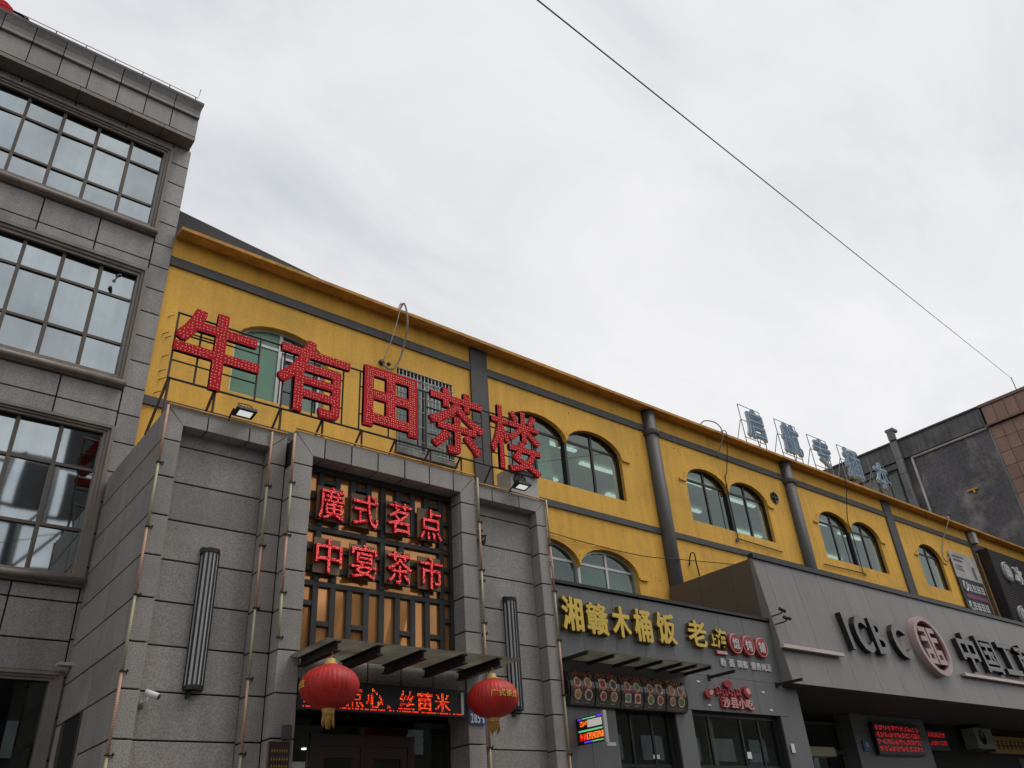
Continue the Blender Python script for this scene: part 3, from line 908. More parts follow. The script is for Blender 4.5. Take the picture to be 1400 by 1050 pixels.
# lattice and amber glass
lat = part('lattice_screen', MB().box(3.561, 3.60, 7.81, 7.87, 3.505, 5.65).box(5.54, 5.578, 7.81, 7.87, 3.505, 5.65).box(3.60, 5.54, 7.81, 7.87, 5.585, 5.65).box(3.60, 5.54, 7.81, 7.87, 3.505, 3.60), 'lattice', por)
ax = [3.562, 3.80, 4.005, 4.205, 4.415, 4.61, 4.815, 5.02, 5.22, 5.43, 5.578]
for p, q in zip(ax, ax[1:]):
    for za, zb in ((3.505, 4.305), (4.306, 5.07), (5.071, 5.652)):
        t0, t1 = random.uniform(0, 0.005), random.uniform(0, 0.004)
        part('amber_pane', MB().add([(p, 7.872 + t0, za), (q, 7.872 + t1, za), (q, 7.872 + t0, zb), (p, 7.872 + t1, zb), (p, 7.89, za), (q, 7.89, za), (q, 7.89, zb), (p, 7.89, zb)],
                                    [(0, 1, 2, 3), (7, 6, 5, 4), (0, 4, 5, 1), (1, 5, 6, 2), (2, 6, 7, 3), (3, 7, 4, 0)]), 'amber_glass', por)
def bar(x0, x1, z0, z1, dy=0.0):
    slab('lattice_bar', x0, x1, 7.832 + dy, 7.868 - dy, z0, z1, 'lattice', lat, 0.004)
VX = [3.80, 4.005, 4.205, 4.415, 4.61, 4.815, 5.02, 5.22, 5.43]
hw = 0.034
for i, x in enumerate(VX):
    bar(x - hw, x + hw, 3.60, 4.275)
    bar(x - hw, x + hw, 5.10, 5.585)
for x in (3.80, 4.61, 5.43):
    bar(x - hw, x + hw, 4.50, 4.89); bar(x - hw, x + hw, 4.335, 4.44); bar(x - hw, x + hw, 4.95, 5.04)
for x in (4.005, 5.22):
    bar(x - hw, x + hw, 4.335, 4.44); bar(x - hw, x + hw, 4.95, 5.04)
for z, w in ((5.07, 0.03), (4.47, 0.03), (4.305, 0.03), (4.92, 0.03)):
    bar(3.60, 5.54, z - w, z + w, 0.003)
for a, b in ((0, 1), (2, 3), (5, 6), (7, 8)):
    bar(VX[a] + hw, VX[b] - hw, 5.465, 5.52)
    bar(VX[a] + hw, VX[b] - hw, 3.86, 3.915)
for z in (5.29, 4.70, 4.09):
    bar(3.60, VX[0] - hw, z - 0.028, z + 0.028); bar(VX[-1] + hw, 5.54, z - 0.028, z + 0.028)
bar(4.10, 4.574, 4.70 - 0.028, 4.70 + 0.028); bar(4.646, 5.12, 4.70 - 0.028, 4.70 + 0.028)
bar(4.32, 4.39, 4.73, 4.89); bar(4.83, 4.90, 4.73, 4.89); bar(4.32, 4.39, 4.50, 4.67); bar(4.83, 4.90, 4.50, 4.67)

# doorway below
dr = part('door', MB().box(3.90, 3.98, 7.95, 8.03, G0, 2.84).box(5.03, 5.11, 7.95, 8.03, G0, 2.84).box(3.98, 5.03, 7.95, 8.03, 2.73, 2.84).box(4.47, 4.54, 7.95, 8.03, G0, 2.73)
          .box(3.98, 4.47, 7.96, 8.02, 2.62, 2.73).box(4.54, 5.03, 7.96, 8.02, 2.62, 2.73).box(3.98, 4.06, 7.96, 8.02, G0, 2.62).box(4.39, 4.47, 7.96, 8.02, G0, 2.62).box(4.54, 4.62, 7.96, 8.02, G0, 2.62).box(4.95, 5.03, 7.96, 8.02, G0, 2.62), 'door_wood', por)
for a, b in ((4.06, 4.39), (4.62, 4.95)):
    part('pane', MB().box(a, b, 7.985, 7.995, G0, 2.62), 'shop_glass', dr)
sw = part('side_light', MB().box(3.561, 3.60, 7.95, 8.0, G0, 2.98).box(3.60, 3.90, 7.95, 8.0, 2.93, 2.98), 'black_frame', por)
part('pane', MB().box(3.60, 3.90, 7.97, 7.98, G0, 2.93), 'shop_glass', sw)
sw = part('side_light', MB().box(5.111, 5.54, 7.95, 8.0, 2.93, 2.98).box(5.54, 5.578, 7.95, 8.0, G0, 2.98), 'black_frame', por)
part('pane', MB().box(5.11, 5.54, 7.97, 7.98, G0, 2.93), 'shop_glass', sw)
part('pane', MB().box(3.90, 5.11, 7.97, 7.98, 2.84, 2.98), 'shop_glass', sw)
part('lobby', MB().box(3.561, 5.579, 9.85, 9.93, G0, 2.9).box(3.561, 3.57, 8.05, 9.85, G0, 2.9).box(5.57, 5.579, 8.05, 9.85, G0, 2.9).box(3.571, 5.569, 8.31, 9.85, 2.85, 2.89), 'interior_dark', por)
part('soffit', MB().box(3.561, 5.579, 7.70, 8.299, 3.20, 3.26), 'interior_dark', por)
for x, y in ((4.35, 9.0), (4.95, 9.0), (3.75, 8.6), (4.7, 9.5)):
    part('down_light', MB().lathe((x, y, 2.835), [(0.035, 0), (0.035, 0.012)], 12), 'down_light', por)
solo('small_poster', MB().box(5.24, 5.44, 7.955, 7.966, 2.28, 2.46), 'paper', 'small white poster on the side glass right of the tea house doors', 'poster')
part('strip_light', MB().add([(3.64, 8.5, 2.62), (3.95, 9.3, 2.78), (3.95, 9.3, 2.80), (3.64, 8.5, 2.64), (3.645, 8.49, 2.62), (3.955, 9.29, 2.78), (3.955, 9.29, 2.80), (3.645, 8.49, 2.64)],
     [(0, 1, 2, 3), (7, 6, 5, 4), (0, 4, 5, 1), (2, 6, 7, 3)]), 'down_light', por)
solo('poster', MB().box(3.62, 3.86, 7.955, 7.966, 2.1, 2.58), 'paper', 'blank pale poster on the side glass left of the tea house doors', 'poster')

# ------------------------------------------------------------------ canopy over the doors
can = thing('door_canopy', (4.6, 7.6, 3.38), 'steel and glass canopy over the tea house doors', 'canopy')
for x in (3.58, 4.03, 4.52, 5.02, 5.47):
    b_ = MB()
    b_.box(x - 0.035, x + 0.035, 6.86, 7.598, 3.455, 3.467).box(x - 0.035, x + 0.035, 6.86, 7.598, 3.375, 3.387).box(x - 0.006, x + 0.006, 6.86, 7.598, 3.387, 3.455)
    part('beam', b_, 'black_steel', can)
for a, b in ((3.46, 4.03), (4.03, 4.52), (4.52, 5.02), (5.02, 5.76)):
    part('glass_sheet', MB().box(a + 0.002, b - 0.002, 6.84, 7.597, 3.469, 3.481), 'canopy_glass', can)
solo('junction_box', MB().box(5.36, 5.46, 7.45, 7.52, 3.483, 3.585).box(5.455, 5.48, 7.46, 7.50, 3.50, 3.52), 'white_dull', 'small pale junction box lying on the glass canopy', 'box')

# ------------------------------------------------------------------ LED message board
led = thing('led_board', (4.52, 7.55, 2.99), 'black message board with red dotted characters above the tea house doors', 'led sign')
part('housing', MB().box(3.562, 5.50, 7.535, 7.60, 2.985, 3.262), 'black_frame', led)
part('end_strip', MB().box(5.435, 5.465, 7.520, 7.534, 3.01, 3.235), 'sign_white', led)
mb = MB()
x = 3.60
for ch in '广式点心、丝苗米':
    wd = 0.225
    pts = dots_in(ch, 0.014, 12, 12) if ch != '、' else [(0.12, 0.05), (0.2, 0.12), (0.12, 0.15), (0.26, 0.05)]
    for q_ in pts: dot_mesh(mb, [q_], x, x + wd * 0.86, 3.03, 3.215, 7.532, 0.0058, random.choice((0, 0, 0, 1, 2)))
    x += wd if ch != '、' else 0.15
for i in range(120):
    xx = 3.60 + i * 0.0155
    if random.random() < 0.75: dot_mesh(mb, [(0, 0)], xx, xx, 3.012, 3.012, 7.532, 0.0058)
o = part('dot_characters', mb, ['led_red', 'led_orange', 'led_dim'], led, False); o['kind'] = 'stuff'

# ------------------------------------------------------------------ lanterns
def lantern(x, z, label, lon0, full):
    y = 6.92
    t = thing('lantern', (x, y, z - 0.36), label, 'lantern', 'red lanterns at the tea house door')
    A, B = 0.262, 0.192
    n, m = 144, 20
    v = []; f = []
    for j in range(m + 1):
        ph = -1.33 + 2.66 * j / m
        for i in range(n):
            th = 2 * pi * i / n
            rr = A * cos(ph) * (1 + 0.016 * (1 if (i % 4) < 1 else (-0.5 if (i % 4) == 2 else 0)))
            v.append((x + rr * cos(th), y + rr * sin(th), z + B * sin(ph)))
    for j in range(m):
        for i in range(n):
            f.append((j * n + i, j * n + (i + 1) % n, (j + 1) * n + (i + 1) % n, (j + 1) * n + i))
    part('shade', MB().add(v, f, 0, True), 'lantern_red', t)
    part('top_cap', MB().lathe((x, y, z + B * 0.955), [(0.062, 0), (0.062, 0.018), (0.048, 0.02), (0.048, 0.055), (0.04, 0.06)], 20), 'lantern_gold', t)
    part('bottom_cap', MB().lathe((x, y, z - B * 0.955 - 0.045), [(0.045, 0), (0.052, 0.005), (0.062, 0.04), (0.062, 0.05)], 20), 'lantern_gold', t)
    fr = MB()
    for i in range(26):
        a = 2 * pi * i / 26
        r1 = 0.046; r2 = 0.046 + random.uniform(-0.008, 0.012)
        l = random.uniform(0.07, 0.125)
        fr.tube([(x + r1 * cos(a), y + r1 * sin(a), z - B - 0.03), (x + r2 * cos(a), y + r2 * sin(a), z - B - 0.03 - l * 0.6), (x + r2 * cos(a + 0.1), y + r2 * sin(a + 0.1), z - B - 0.03 - l)], 0.006, 4)
    part('tassel', fr, 'gold_thread', t)
    part('hook', MB().tube(smooth_path([(x, y, z + B + 0.03), (x + 0.004, y, z + B + 0.07), (x + 0.02, y, z + B + 0.085), (x + 0.012, y, z + B + 0.11), (x, y, 3.376)]), 0.005, 5), 'lantern_gold', t)
    mb = MB()
    lon = lon0
    for ch in '广式茶点':
        def fn(p, lon=lon):
            th = lon + p.x * 0.27; ph = p.z * 0.36 + 0.06
            rr = A * cos(ph) * 1.012 + (0.003 if p.y < 0.5 else -0.004)
            return Vector((x + rr * cos(th), y + rr * sin(th), z + (B + 0.001) * sin(ph)))
        put_glyph(mb, ch, 0, 1, -0.5, 0.5, 0.0, 1.0, 0.006, 0, 0, fn)
        lon += 0.31
    part('characters', mb, 'gold', t)
lantern(3.55, 3.07, 'red round lantern with gold tassel hanging left of the doors', radians(118), True)
lantern(5.40, 3.07, 'red round lantern with gold tassel hanging in front of the house number plate', radians(228), True)

# ------------------------------------------------------------------ wall lamps with striped panels
def sconce(xc, label):
    t = thing('wall_lamp', (xc, 7.9, 3.17), label, 'wall lamp', 'tall striped wall lamps on the granite bays')
    z0, z1 = 3.20, 4.48
    pts = [(-0.085, 0.0), (-0.075, -0.055), (-0.04, -0.088), (0.0, -0.098), (0.04, -0.088), (0.075, -0.055), (0.085, 0.0)]
    yb = 7.952
    for i in range(6):
        a, b = pts[i], pts[i + 1]
        mx, my = (a[0] + b[0]) / 2, (a[1] + b[1]) / 2
        part('panel', MB().add([(xc + a[0], yb + a[1] + .004, z0), (xc + b[0], yb + b[1] + .004, z0), (xc + b[0], yb + b[1] + .004, z1), (xc + a[0], yb + a[1] + .004, z1),
                                (xc + a[0] * .8, yb + a[1] * .8, z0), (xc + b[0] * .8, yb + b[1] * .8, z0), (xc + b[0] * .8, yb + b[1] * .8, z1), (xc + a[0] * .8, yb + a[1] * .8, z1)],
                               [(0, 1, 2, 3), (7, 6, 5, 4), (0, 4, 5, 1), (2, 6, 7, 3)]), 'sconce_panel', t)
    for p in pts:
        part('rib', MB().box(xc + p[0] - 0.008, xc + p[0] + 0.008, yb + p[1] - 0.006, yb + p[1] + 0.01, z0, z1), 'black_frame', t)
    for (za, zb) in ((z0 - 0.035, z0 + 0.005), (z1 - 0.005, z1 + 0.035)):
        poly = [(xc + p[0] * 1.1, yb + p[1] * 1.1) for p in pts]
        m = MB()
        n = len(poly)
        m.add([(a, b, za) for a, b in poly] + [(a, b, zb) for a, b in poly],
              [list(range(n)), list(range(2 * n - 1, n - 1, -1))] + [(i, (i + 1) % n, n + (i + 1) % n, n + i) for i in range(n)])
        part('cap', m, 'black_frame', t)
    part('wall_spigot', MB().box(xc - 0.06, xc - 0.02, yb - 0.03, yb + 0.002, z0 - 0.10, z0 - 0.036), 'black_frame', t)
    part('top_clip', MB().box(xc - 0.10, xc - 0.07, yb - 0.05, yb + 0.002, z1 - 0.02, z1 + 0.045), 'black_frame', t)
sconce(2.68, 'tall striped wall lamp in the left granite bay beside the security camera')
sconce(6.54, 'tall striped wall lamp in the right granite bay behind a lantern')

# ------------------------------------------------------------------ plastic light tubes along the granite edges
def light_tube(x, y, z0, z1, label, seg=0.655, first=0, r=0.0135):
    t = thing('light_tube', (x, y, z0), label, 'light tube', 'ribbed light tubes on the granite edges')
    z = z1; k = first
    while z > z0 + 0.05:
        zn = max(z - seg + random.uniform(-0.02, 0.02), z0)
        part('tube_segment', MB().tube([(x, y, zn + 0.006), (x, y, z - 0.006)], r, 10), 'tube_salmon' if k % 2 == 0 else 'tube_olive', t)
        part('bracket', MB().box(x - 0.02, x + 0.03, y - 0.02, y + 0.022, zn - 0.004, zn + 0.005).tube([(x + 0.03, y, zn), (x + 0.045, y - 0.005, zn + 0.02), (x + 0.05, y, zn + 0.01), (x + 0.035, y + 0.01, zn - 0.02)], 0.006, 4), 'black_steel', t)
        z = zn; k += 1
light_tube(1.995, 7.775, 0.4, 5.93, 'ribbed light tube on the outer left corner of the granite block', 0.66)
light_tube(3.135, 7.775, 0.4, 5.92, 'ribbed light tube just right of the left wall lamp', 0.655)
light_tube(3.315, 7.575, 3.63, 5.86, 'short ribbed light tube on the left edge of the lattice frame', 0.60)
light_tube(5.835, 7.575, 3.50, 5.90, 'ribbed light tube on the right edge of the lattice frame', 0.62, 1)
light_tube(5.99, 7.775, 0.9, 5.90, 'ribbed light tube hanging past the lantern beside the lattice frame edge', 0.64)
light_tube(7.185, 7.775, 0.4, 5.95, 'ribbed light tube between the granite block and the grey shop', 0.65, 1)
for k, (a, b, y, z, lb) in enumerate(((2.0, 3.33, 7.785, 5.945, 'left granite bay'), (3.33, 5.81, 7.59, 5.93, 'lattice frame'), (5.83, 7.18, 7.785, 5.945, 'right granite bay'))):
    t = thing('light_tube', ((a + b) / 2, y, z), 'brown light tube lying along the top edge of the ' + lb, 'light tube', 'ribbed light tubes on the granite edges')
    n = max(2, int((b - a) / 0.65)); w_ = (b - a) / n
    for i in range(n):
        zz0 = z + random.uniform(-0.004, 0.004)
        part('tube_segment', MB().tube([(a + i * w_ + 0.005, y, zz0), (a + (i + 1) * w_ - 0.005, y, z)], 0.011, 8), 'ochre', t)
solo('tube_bracket', MB().tube(smooth_path([(5.93, 7.78, 5.16), (5.98, 7.74, 5.12), (6.05, 7.76, 5.20)]), 0.018, 6).add([(5.94, 7.74, 5.20), (6.06, 7.73, 5.22), (6.05, 7.75, 5.10), (5.96, 7.76, 5.08)], [(0, 1, 2, 3)]),
     'black_steel', 'torn black clip on the tubes right of the lattice frame', 'clip')

# ------------------------------------------------------------------ plates and plaques
pl = thing('house_number_plate', (5.685, 7.58, 2.93), 'blue house number plate reading 285-1 behind the right lantern', 'number plate')
part('plate', MB().box(5.585, 5.795, 7.583, 7.597, 2.93, 3.12), 'plate_blue', pl)
mb = MB()
xx = 5.60
for ch in '285-1':
    wd = 0.036 if ch not in '-1' else 0.02
    put_glyph(mb, ch, xx, xx + wd, (2.945 if ch != '-' else 2.99), (3.04 if ch != '-' else 3.0), 7.578, 7.584, 0.012, 0, 0)
    xx += wd + 0.008
part('lettering', mb, 'letter_white', pl)
pq = thing('wall_plaque', (3.41, 7.58, 2.2), 'dark plaque with rows of gold marks on the granite left of the doors', 'plaque')
part('board', MB().box(3.31, 3.51, 7.572, 7.598, 2.15, 2.695), 'plaque', pq)
part('rim', MB().box(3.303, 3.309, 7.568, 7.598, 2.143, 2.702).box(3.511, 3.517, 7.568, 7.598, 2.143, 2.702).box(3.309, 3.511, 7.568, 7.598, 2.696, 2.702), 'brown_edge', pq)
mb = MB()
for z in (2.62, 2.55, 2.49, 2.44, 2.37, 2.30):
    x = 3.335
    while x < 3.485:
        w_ = random.uniform(0.012, 0.02)
        mb.box(x, x + w_, 7.568, 7.5725, z, z + 0.004).box(x + w_ * 0.4, x + w_ * 0.55, 7.567, 7.5725, z - 0.012, z + 0.018)
        x += w_ + 0.008
part('gold_marks', mb, 'gold_thread', pq)
solo('speaker_box', MB().box(3.43, 3.50, 7.53, 7.598, 2.72, 2.84).box(3.44, 3.49, 7.525, 7.53, 2.73, 2.83), 'grey_paint', 'small dark grey box fixed above the plaque', 'box')

# ------------------------------------------------------------------ security cameras
def bullet_cam(x, y, z, ywall, rz, label, m='white_paint', s=1.0):
    t = thing('security_camera', (x, ywall, z), label, 'security camera')
    d = Vector((cos(rz), sin(rz), -0.35)).normalized()
    p = Vector((x, y, z))
    part('body', MB().tube([p - d * 0.07 * s, p + d * 0.05 * s], 0.03 * s, 12).box(x - 0.001, x + 0.001, y - 0.001, y + 0.001, z, z + 0.001), m, t)
    part('lens', MB().tube([p + d * 0.0505 * s, p + d * 0.062 * s], 0.024 * s, 12), 'black_frame', t)
    q = p - d * 0.03 * s - Vector((0, 0, 0.028 * s))
    part('arm', MB().tube(smooth_path([q, q + Vector((-0.02, 0.01, -0.035)) * s, Vector((q.x - 0.03 * s, ywall - 0.005, q.z - 0.045 * s))]), 0.012 * s, 8), m, t)
    part('base', MB().lathe((q.x - 0.03 * s, ywall, q.z - 0.045 * s), [(0.032 * s, 0), (0.032 * s, 0.012), (0.02 * s, 0.02)], 14, axis='y'), 'cable_grey', t)
bullet_cam(2.30, 7.83, 3.09, 7.952, radians(-25), 'white bullet security camera on the granite below the left wall lamp')
bullet_cam(1.60, 9.83, 8.80, 9.92, radians(-70), 'small grey security camera under the lintel of an office window', 'grey_steel', 0.75)
bullet_cam(12.28, 7.68, 4.98, 7.90, radians(-10), 'black security camera on the corner between grey shop and bank', 'black_frame', 1.0)
bullet_cam(12.30, 7.64, 4.84, 7.90, radians(-35), 'lower black security camera on the corner between grey shop and bank', 'black_frame', 1.0)
solo('flood_strip', MB().box(1.86, 2.08, 9.74, 9.86, 3.70, 3.73).box(1.90, 1.96, 9.80, 9.895, 3.66, 3.70), 'lamp_bar', 'small pale lamp above the corner of the ground floor window', 'lamp')

# ------------------------------------------------------------------ floodlights on the parapet
def flood(x, label):
    t = thing('floodlight', (x, 7.78, 5.93), label, 'floodlight', 'floodlights on the granite parapet')
    a = radians(80)
    u = Vector((1, 0, 0)); f_ = Vector((0, -cos(a), -sin(a))); v_ = u.cross(f_)
    c = Vector((x, 7.66, 5.985))
    def bx(m, x0, x1, y0, y1, d0, d1):
        vs = [c + u * i + v_ * j + f_ * k for k in (d0, d1) for j in (y0, y1) for i in (x0, x1)]
        return m.add(vs, [(0, 2, 3, 1), (4, 5, 7, 6), (0, 1, 5, 4), (2, 6, 7, 3), (0, 4, 6, 2), (1, 3, 7, 5)])
    m = bx(MB(), -0.11, 0.11, -0.08, 0.08, -0.03, 0.0)
    for i in range(7): bx(m, -0.1 + i * 0.032, -0.09 + i * 0.032, -0.07, 0.07, -0.05, -0.03)
    part('housing', m, 'black_steel', t)
    part('lens', bx(MB(), -0.075, 0.075, -0.045, 0.045, 0.0005, 0.006), 'flood_lens', t)
    part('bracket', MB().tube(smooth_path([(x - 0.12, 7.665, 6.02), (x - 0.13, 7.70, 5.98), (x - 0.12, 7.78, 5.95), (x - 0.10, 7.84, 5.92)]), 0.01, 6).tube(smooth_path([(x - 0.05, 7.68, 6.08), (x - 0.06, 7.72, 6.13), (x + 0.08, 7.72, 6.13), (x + 0.09, 7.68, 6.06)]), 0.006, 5), 'black_steel', t)
flood(2.76, 'floodlight on the parapet below the first red character')
flood(6.66, 'floodlight on the parapet in front of the air conditioner')

# ------------------------------------------------------------------ air conditioner on the granite roof
ac = thing('air_conditioner', (7.0, 8.3, 5.9), 'white outdoor air conditioner unit below the last red character', 'air conditioner')
part('casing', MB().box(6.78, 7.28, 8.02, 8.34, 5.98, 6.46), 'white_dull', ac)
fan = MB().lathe((6.94, 8.019, 6.27), [(0.118, 0), (0.118, 0.012), (0.11, 0.012), (0.11, 0.003)], 24, axis='y')
part('fan_recess', fan, 'black_frame', ac)
mb = MB()
for r in (0.03, 0.06, 0.09):
    mb.tube([(6.94 + r * cos(2 * pi * k / 20), 8.002, 6.27 + r * sin(2 * pi * k / 20)) for k in range(21)], 0.004, 4)
for k in range(4):
    a = k * pi / 4
    mb.tube([(6.94 - 0.11 * cos(a), 8.002, 6.27 - 0.11 * sin(a)), (6.94 + 0.11 * cos(a), 8.002, 6.27 + 0.11 * sin(a))], 0.004, 4)
part('fan_guard', mb, 'grey_steel', ac)
part('foot', MB().box(6.84, 6.88, 8.04, 8.32, 5.905, 5.978).box(7.14, 7.17, 8.04, 8.32, 5.905, 5.978), 'black_steel', ac)

# ------------------------------------------------------------------ big red characters on their frame
sg = thing('character_sign', (4.6, 8.0, 5.9), 'five large red bulb-studded characters on a steel frame above the granite block', 'sign')
mb = MB()
SY = 8.02
for z in (7.25, 6.385):
    mb.bar((1.99, SY, z), (7.22, SY, z), 0.022)
mb.bar((1.99, SY, 6.98), (2.5, SY, 6.98), 0.018)
for x in (2.0, 2.28, 2.98, 3.30, 3.42, 4.10, 4.34, 5.22, 5.35, 6.30, 6.45, 7.22):
    mb.bar((x, SY, 6.385), (x, SY, 7.25), 0.018)
for x0, x1 in ((2.0, 2.98), (3.30, 4.10), (4.35, 5.2), (5.35, 6.3), (6.45, 7.22)):
    mb.bar((x0, SY + 0.003, 6.62), (x1, SY + 0.003, 6.62), 0.016)
    mb.bar((x0, SY + 0.003, 7.02), (x1, SY + 0.003, 7.02), 0.016)
    mb.bar((x0 + 0.5 * (x1 - x0), SY + 0.006, 6.385), (x0 + 0.5 * (x1 - x0), SY + 0.006, 7.25), 0.016)
part('frame', mb, 'steel_frame', sg)
for x in (2.02, 2.53, 3.32, 3.86, 4.40, 4.9, 5.43, 5.93, 6.47, 7.1):
    part('post', MB().bar((x, SY + 0.02, 5.90), (x, SY + 0.02, 6.40), 0.022).bar((x, SY + 0.03, 6.42), (x - 0.02, SY + 0.5, 5.90), 0.022), 'rust', sg)
for ch, x0, x1, z0, z1, off in (('牛', 1.98, 2.97, 6.34, 7.36, 0.024), ('有', 3.20, 4.15, 6.37, 7.40, 0.021), ('田', 4.36, 5.17, 6.44, 7.33, 0.036),
                           ('茶', 5.36, 6.28, 6.38, 7.37, 0.017), ('楼', 6.40, 7.33, 6.36, 7.38, 0.009)):
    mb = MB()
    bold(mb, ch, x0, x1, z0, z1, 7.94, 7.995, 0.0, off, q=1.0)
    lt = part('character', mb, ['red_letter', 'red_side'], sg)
    lt['label'] = 'red bulb-studded character ' + ch
    db = MB()
    dot_mesh(db, dots_in(ch, 0.0, 23, 25, 0.18, off * 0.7, 0.08), x0 + off, x1 - off, z0 + off, z1 - off, 7.939, 0.005)
    o = part('bulbs', db, 'bulb', lt, False); o['kind'] = 'stuff'

# ------------------------------------------------------------------ small red characters on the lattice
ns = thing('neon_sign', (4.58, 7.7, 4.36), 'two rows of small glowing red characters mounted on the dark lattice', 'sign')
R1 = [(3.72, 4.06), (4.15, 4.50), (4.61, 4.96), (5.05, 5.39)]
for row, (za, zb, txt) in enumerate(((4.99, 5.41, '廣式茗点'), (4.39, 4.80, '中宴茶市'))):
    for (a, b), ch in zip(R1, txt):
        ped = part('backing_plate', MB().box(a + 0.01, b - 0.01, 7.79, 7.805, za + 0.02, zb), 'amber_plate', ns)
        mb = MB(); put_glyph(mb, ch, a + 0.012, b - 0.012, za + 0.015, zb - 0.015, 7.735, 7.788, 0.004, 0, 1)
        lt = part('character', mb, ['neon_red', 'red_side'], ns)
        lt['label'] = 'glowing red character ' + ch
        db = MB(); dot_mesh(db, dots_in(ch, 0.0, 20, 22, 0.2, 0, 0.25), a + 0.014, b - 0.014, za + 0.017, zb - 0.017, 7.734, 0.0048)
        o = part('bulbs', db, 'neon_dot', lt, False); o['kind'] = 'stuff'

# ------------------------------------------------------------------ grey shop
shop = thing('grey_shop', (9.7, 9.0, G0), 'low grey panelled shopfront with gold lettering between granite block and bank', 'shop')
SX0, SX1, SYF = 7.20, 12.19, 7.95
mb = MB().box(SX0, SX1, SYF + 0.03, SYF + 0.3, 3.33, 4.84)
mb.box(SX0, SX1, SYF + 0.3, 9.94, 4.70, 4.80)
mb.box(SX0, 8.24, SYF + 0.03, SYF + 0.3, G0, 3.33).box(9.44, 9.80, SYF + 0.03, SYF + 0.3, G0, 3.33).box(11.96, SX1, SYF + 0.03, SYF + 0.3, G0, 3.33)
mb.box(SX0, SX1, 9.85, 9.94, G0, 4.7)
part('core', mb, 'joint', shop)
part('ceiling', MB().box(SX0, SX1, SYF + 0.31, 9.84, 3.36, 3.42).box(SX0, SX1, 9.0, 9.1, G0, 3.36), 'interior_lower', shop)
xs = [SX0, 7.81, 8.43, 9.02, 9.62, 10.22, 10.83, 11.44, SX1]
for a, b in zip(xs, xs[1:]):
    slab('fascia_panel', a + 0.002, b - 0.002, SYF, SYF + 0.028, 3.83, 4.82, 'shop_panel', shop, 0.002)
    slab('fascia_panel', a + 0.002, b - 0.002, SYF, SYF + 0.028, 3.335, 3.826, 'shop_panel', shop, 0.002)
pzs = [G0, 0.95, 1.75, 2.55, 3.332]
for a, b in ((SX0, 7.75), (7.75, 8.24), (9.44, 9.80), (11.96, SX1)):
    for z0, z1 in zip(pzs, pzs[1:]):
        slab('wall_panel', a + 0.002, b - 0.002, SYF + 0.002, SYF + 0.028, z0 + 0.002, z1 - 0.002, 'shop_panel', shop, 0.002)
part('coping', MB().box(SX0 - 0.005, SX1, SYF - 0.03, SYF + 0.32, 4.842, 4.885), 'black_frame', shop)
for a, b, ms in ((8.24, 9.44, (8.62, 9.03)), (9.80, 11.96, (10.27, 11.02, 11.47))):
    m = MB().box(a, a + 0.05, SYF + 0.10, SYF + 0.16, G0, 3.328).box(b - 0.09, b, SYF + 0.10, SYF + 0.16, G0, 3.328).box(a + 0.05, b - 0.09, SYF + 0.10, SYF + 0.16, 3.27, 3.328)
    wn = part('glass_front', m, 'black_frame', shop)
    ex = [a + 0.05] + list(ms) + [b - 0.09]
    for x in ms: part('mullion', MB().box(x - 0.018, x + 0.018, SYF + 0.11, SYF + 0.15, G0, 3.27), 'black_frame', wn)
    for p, q in zip(ex, ex[1:]):
        part('pane', MB().box(p + 0.019, q - 0.019, SYF + 0.125, SYF + 0.133, 2.62, 3.268), 'shop_glass', wn)
        part('pane', MB().box(p + 0.019, q - 0.019, SYF + 0.125, SYF + 0.133, G0, 2.58), 'shop_glass', wn)
        part('transom', MB().box(p + 0.019, q - 0.019, SYF + 0.115, SYF + 0.145, 2.581, 2.619), 'black_frame', wn)
part('blind', MB().box(10.30, 10.46, SYF + 0.2, SYF + 0.21, G0, 3.26), 'tan_panel', shop)
cn = thing('shop_canopy', (8.6, 7.95, 3.78), 'narrow canopy of black ribs and glass under the gold lettering', 'canopy')
bx_ = [7.36, 7.83, 8.31, 8.75, 9.15, 9.46, 9.78]
for x in bx_:
    part('rib', MB().box(x - 0.018, x + 0.018, 7.46, 7.948, 3.795, 3.835), 'black_steel', cn)
for a, b in zip(bx_, bx_[1:]):
    part('glass_sheet', MB().box(a + 0.002, b - 0.002, 7.44, 7.947, 3.838, 3.848), 'canopy_glass', cn)
for x, lb in ((10.32, 'single black bracket arm above the red snack sign'), (12.02, 'single black bracket arm at the corner beside the bank')):
    solo('bracket_arm', MB().box(x - 0.018, x + 0.018, 7.46, 7.948, 3.785, 3.825).box(x - 0.03, x + 0.03, 7.94, 7.9495, 3.76, 3.85), 'black_steel', lb, 'bracket')
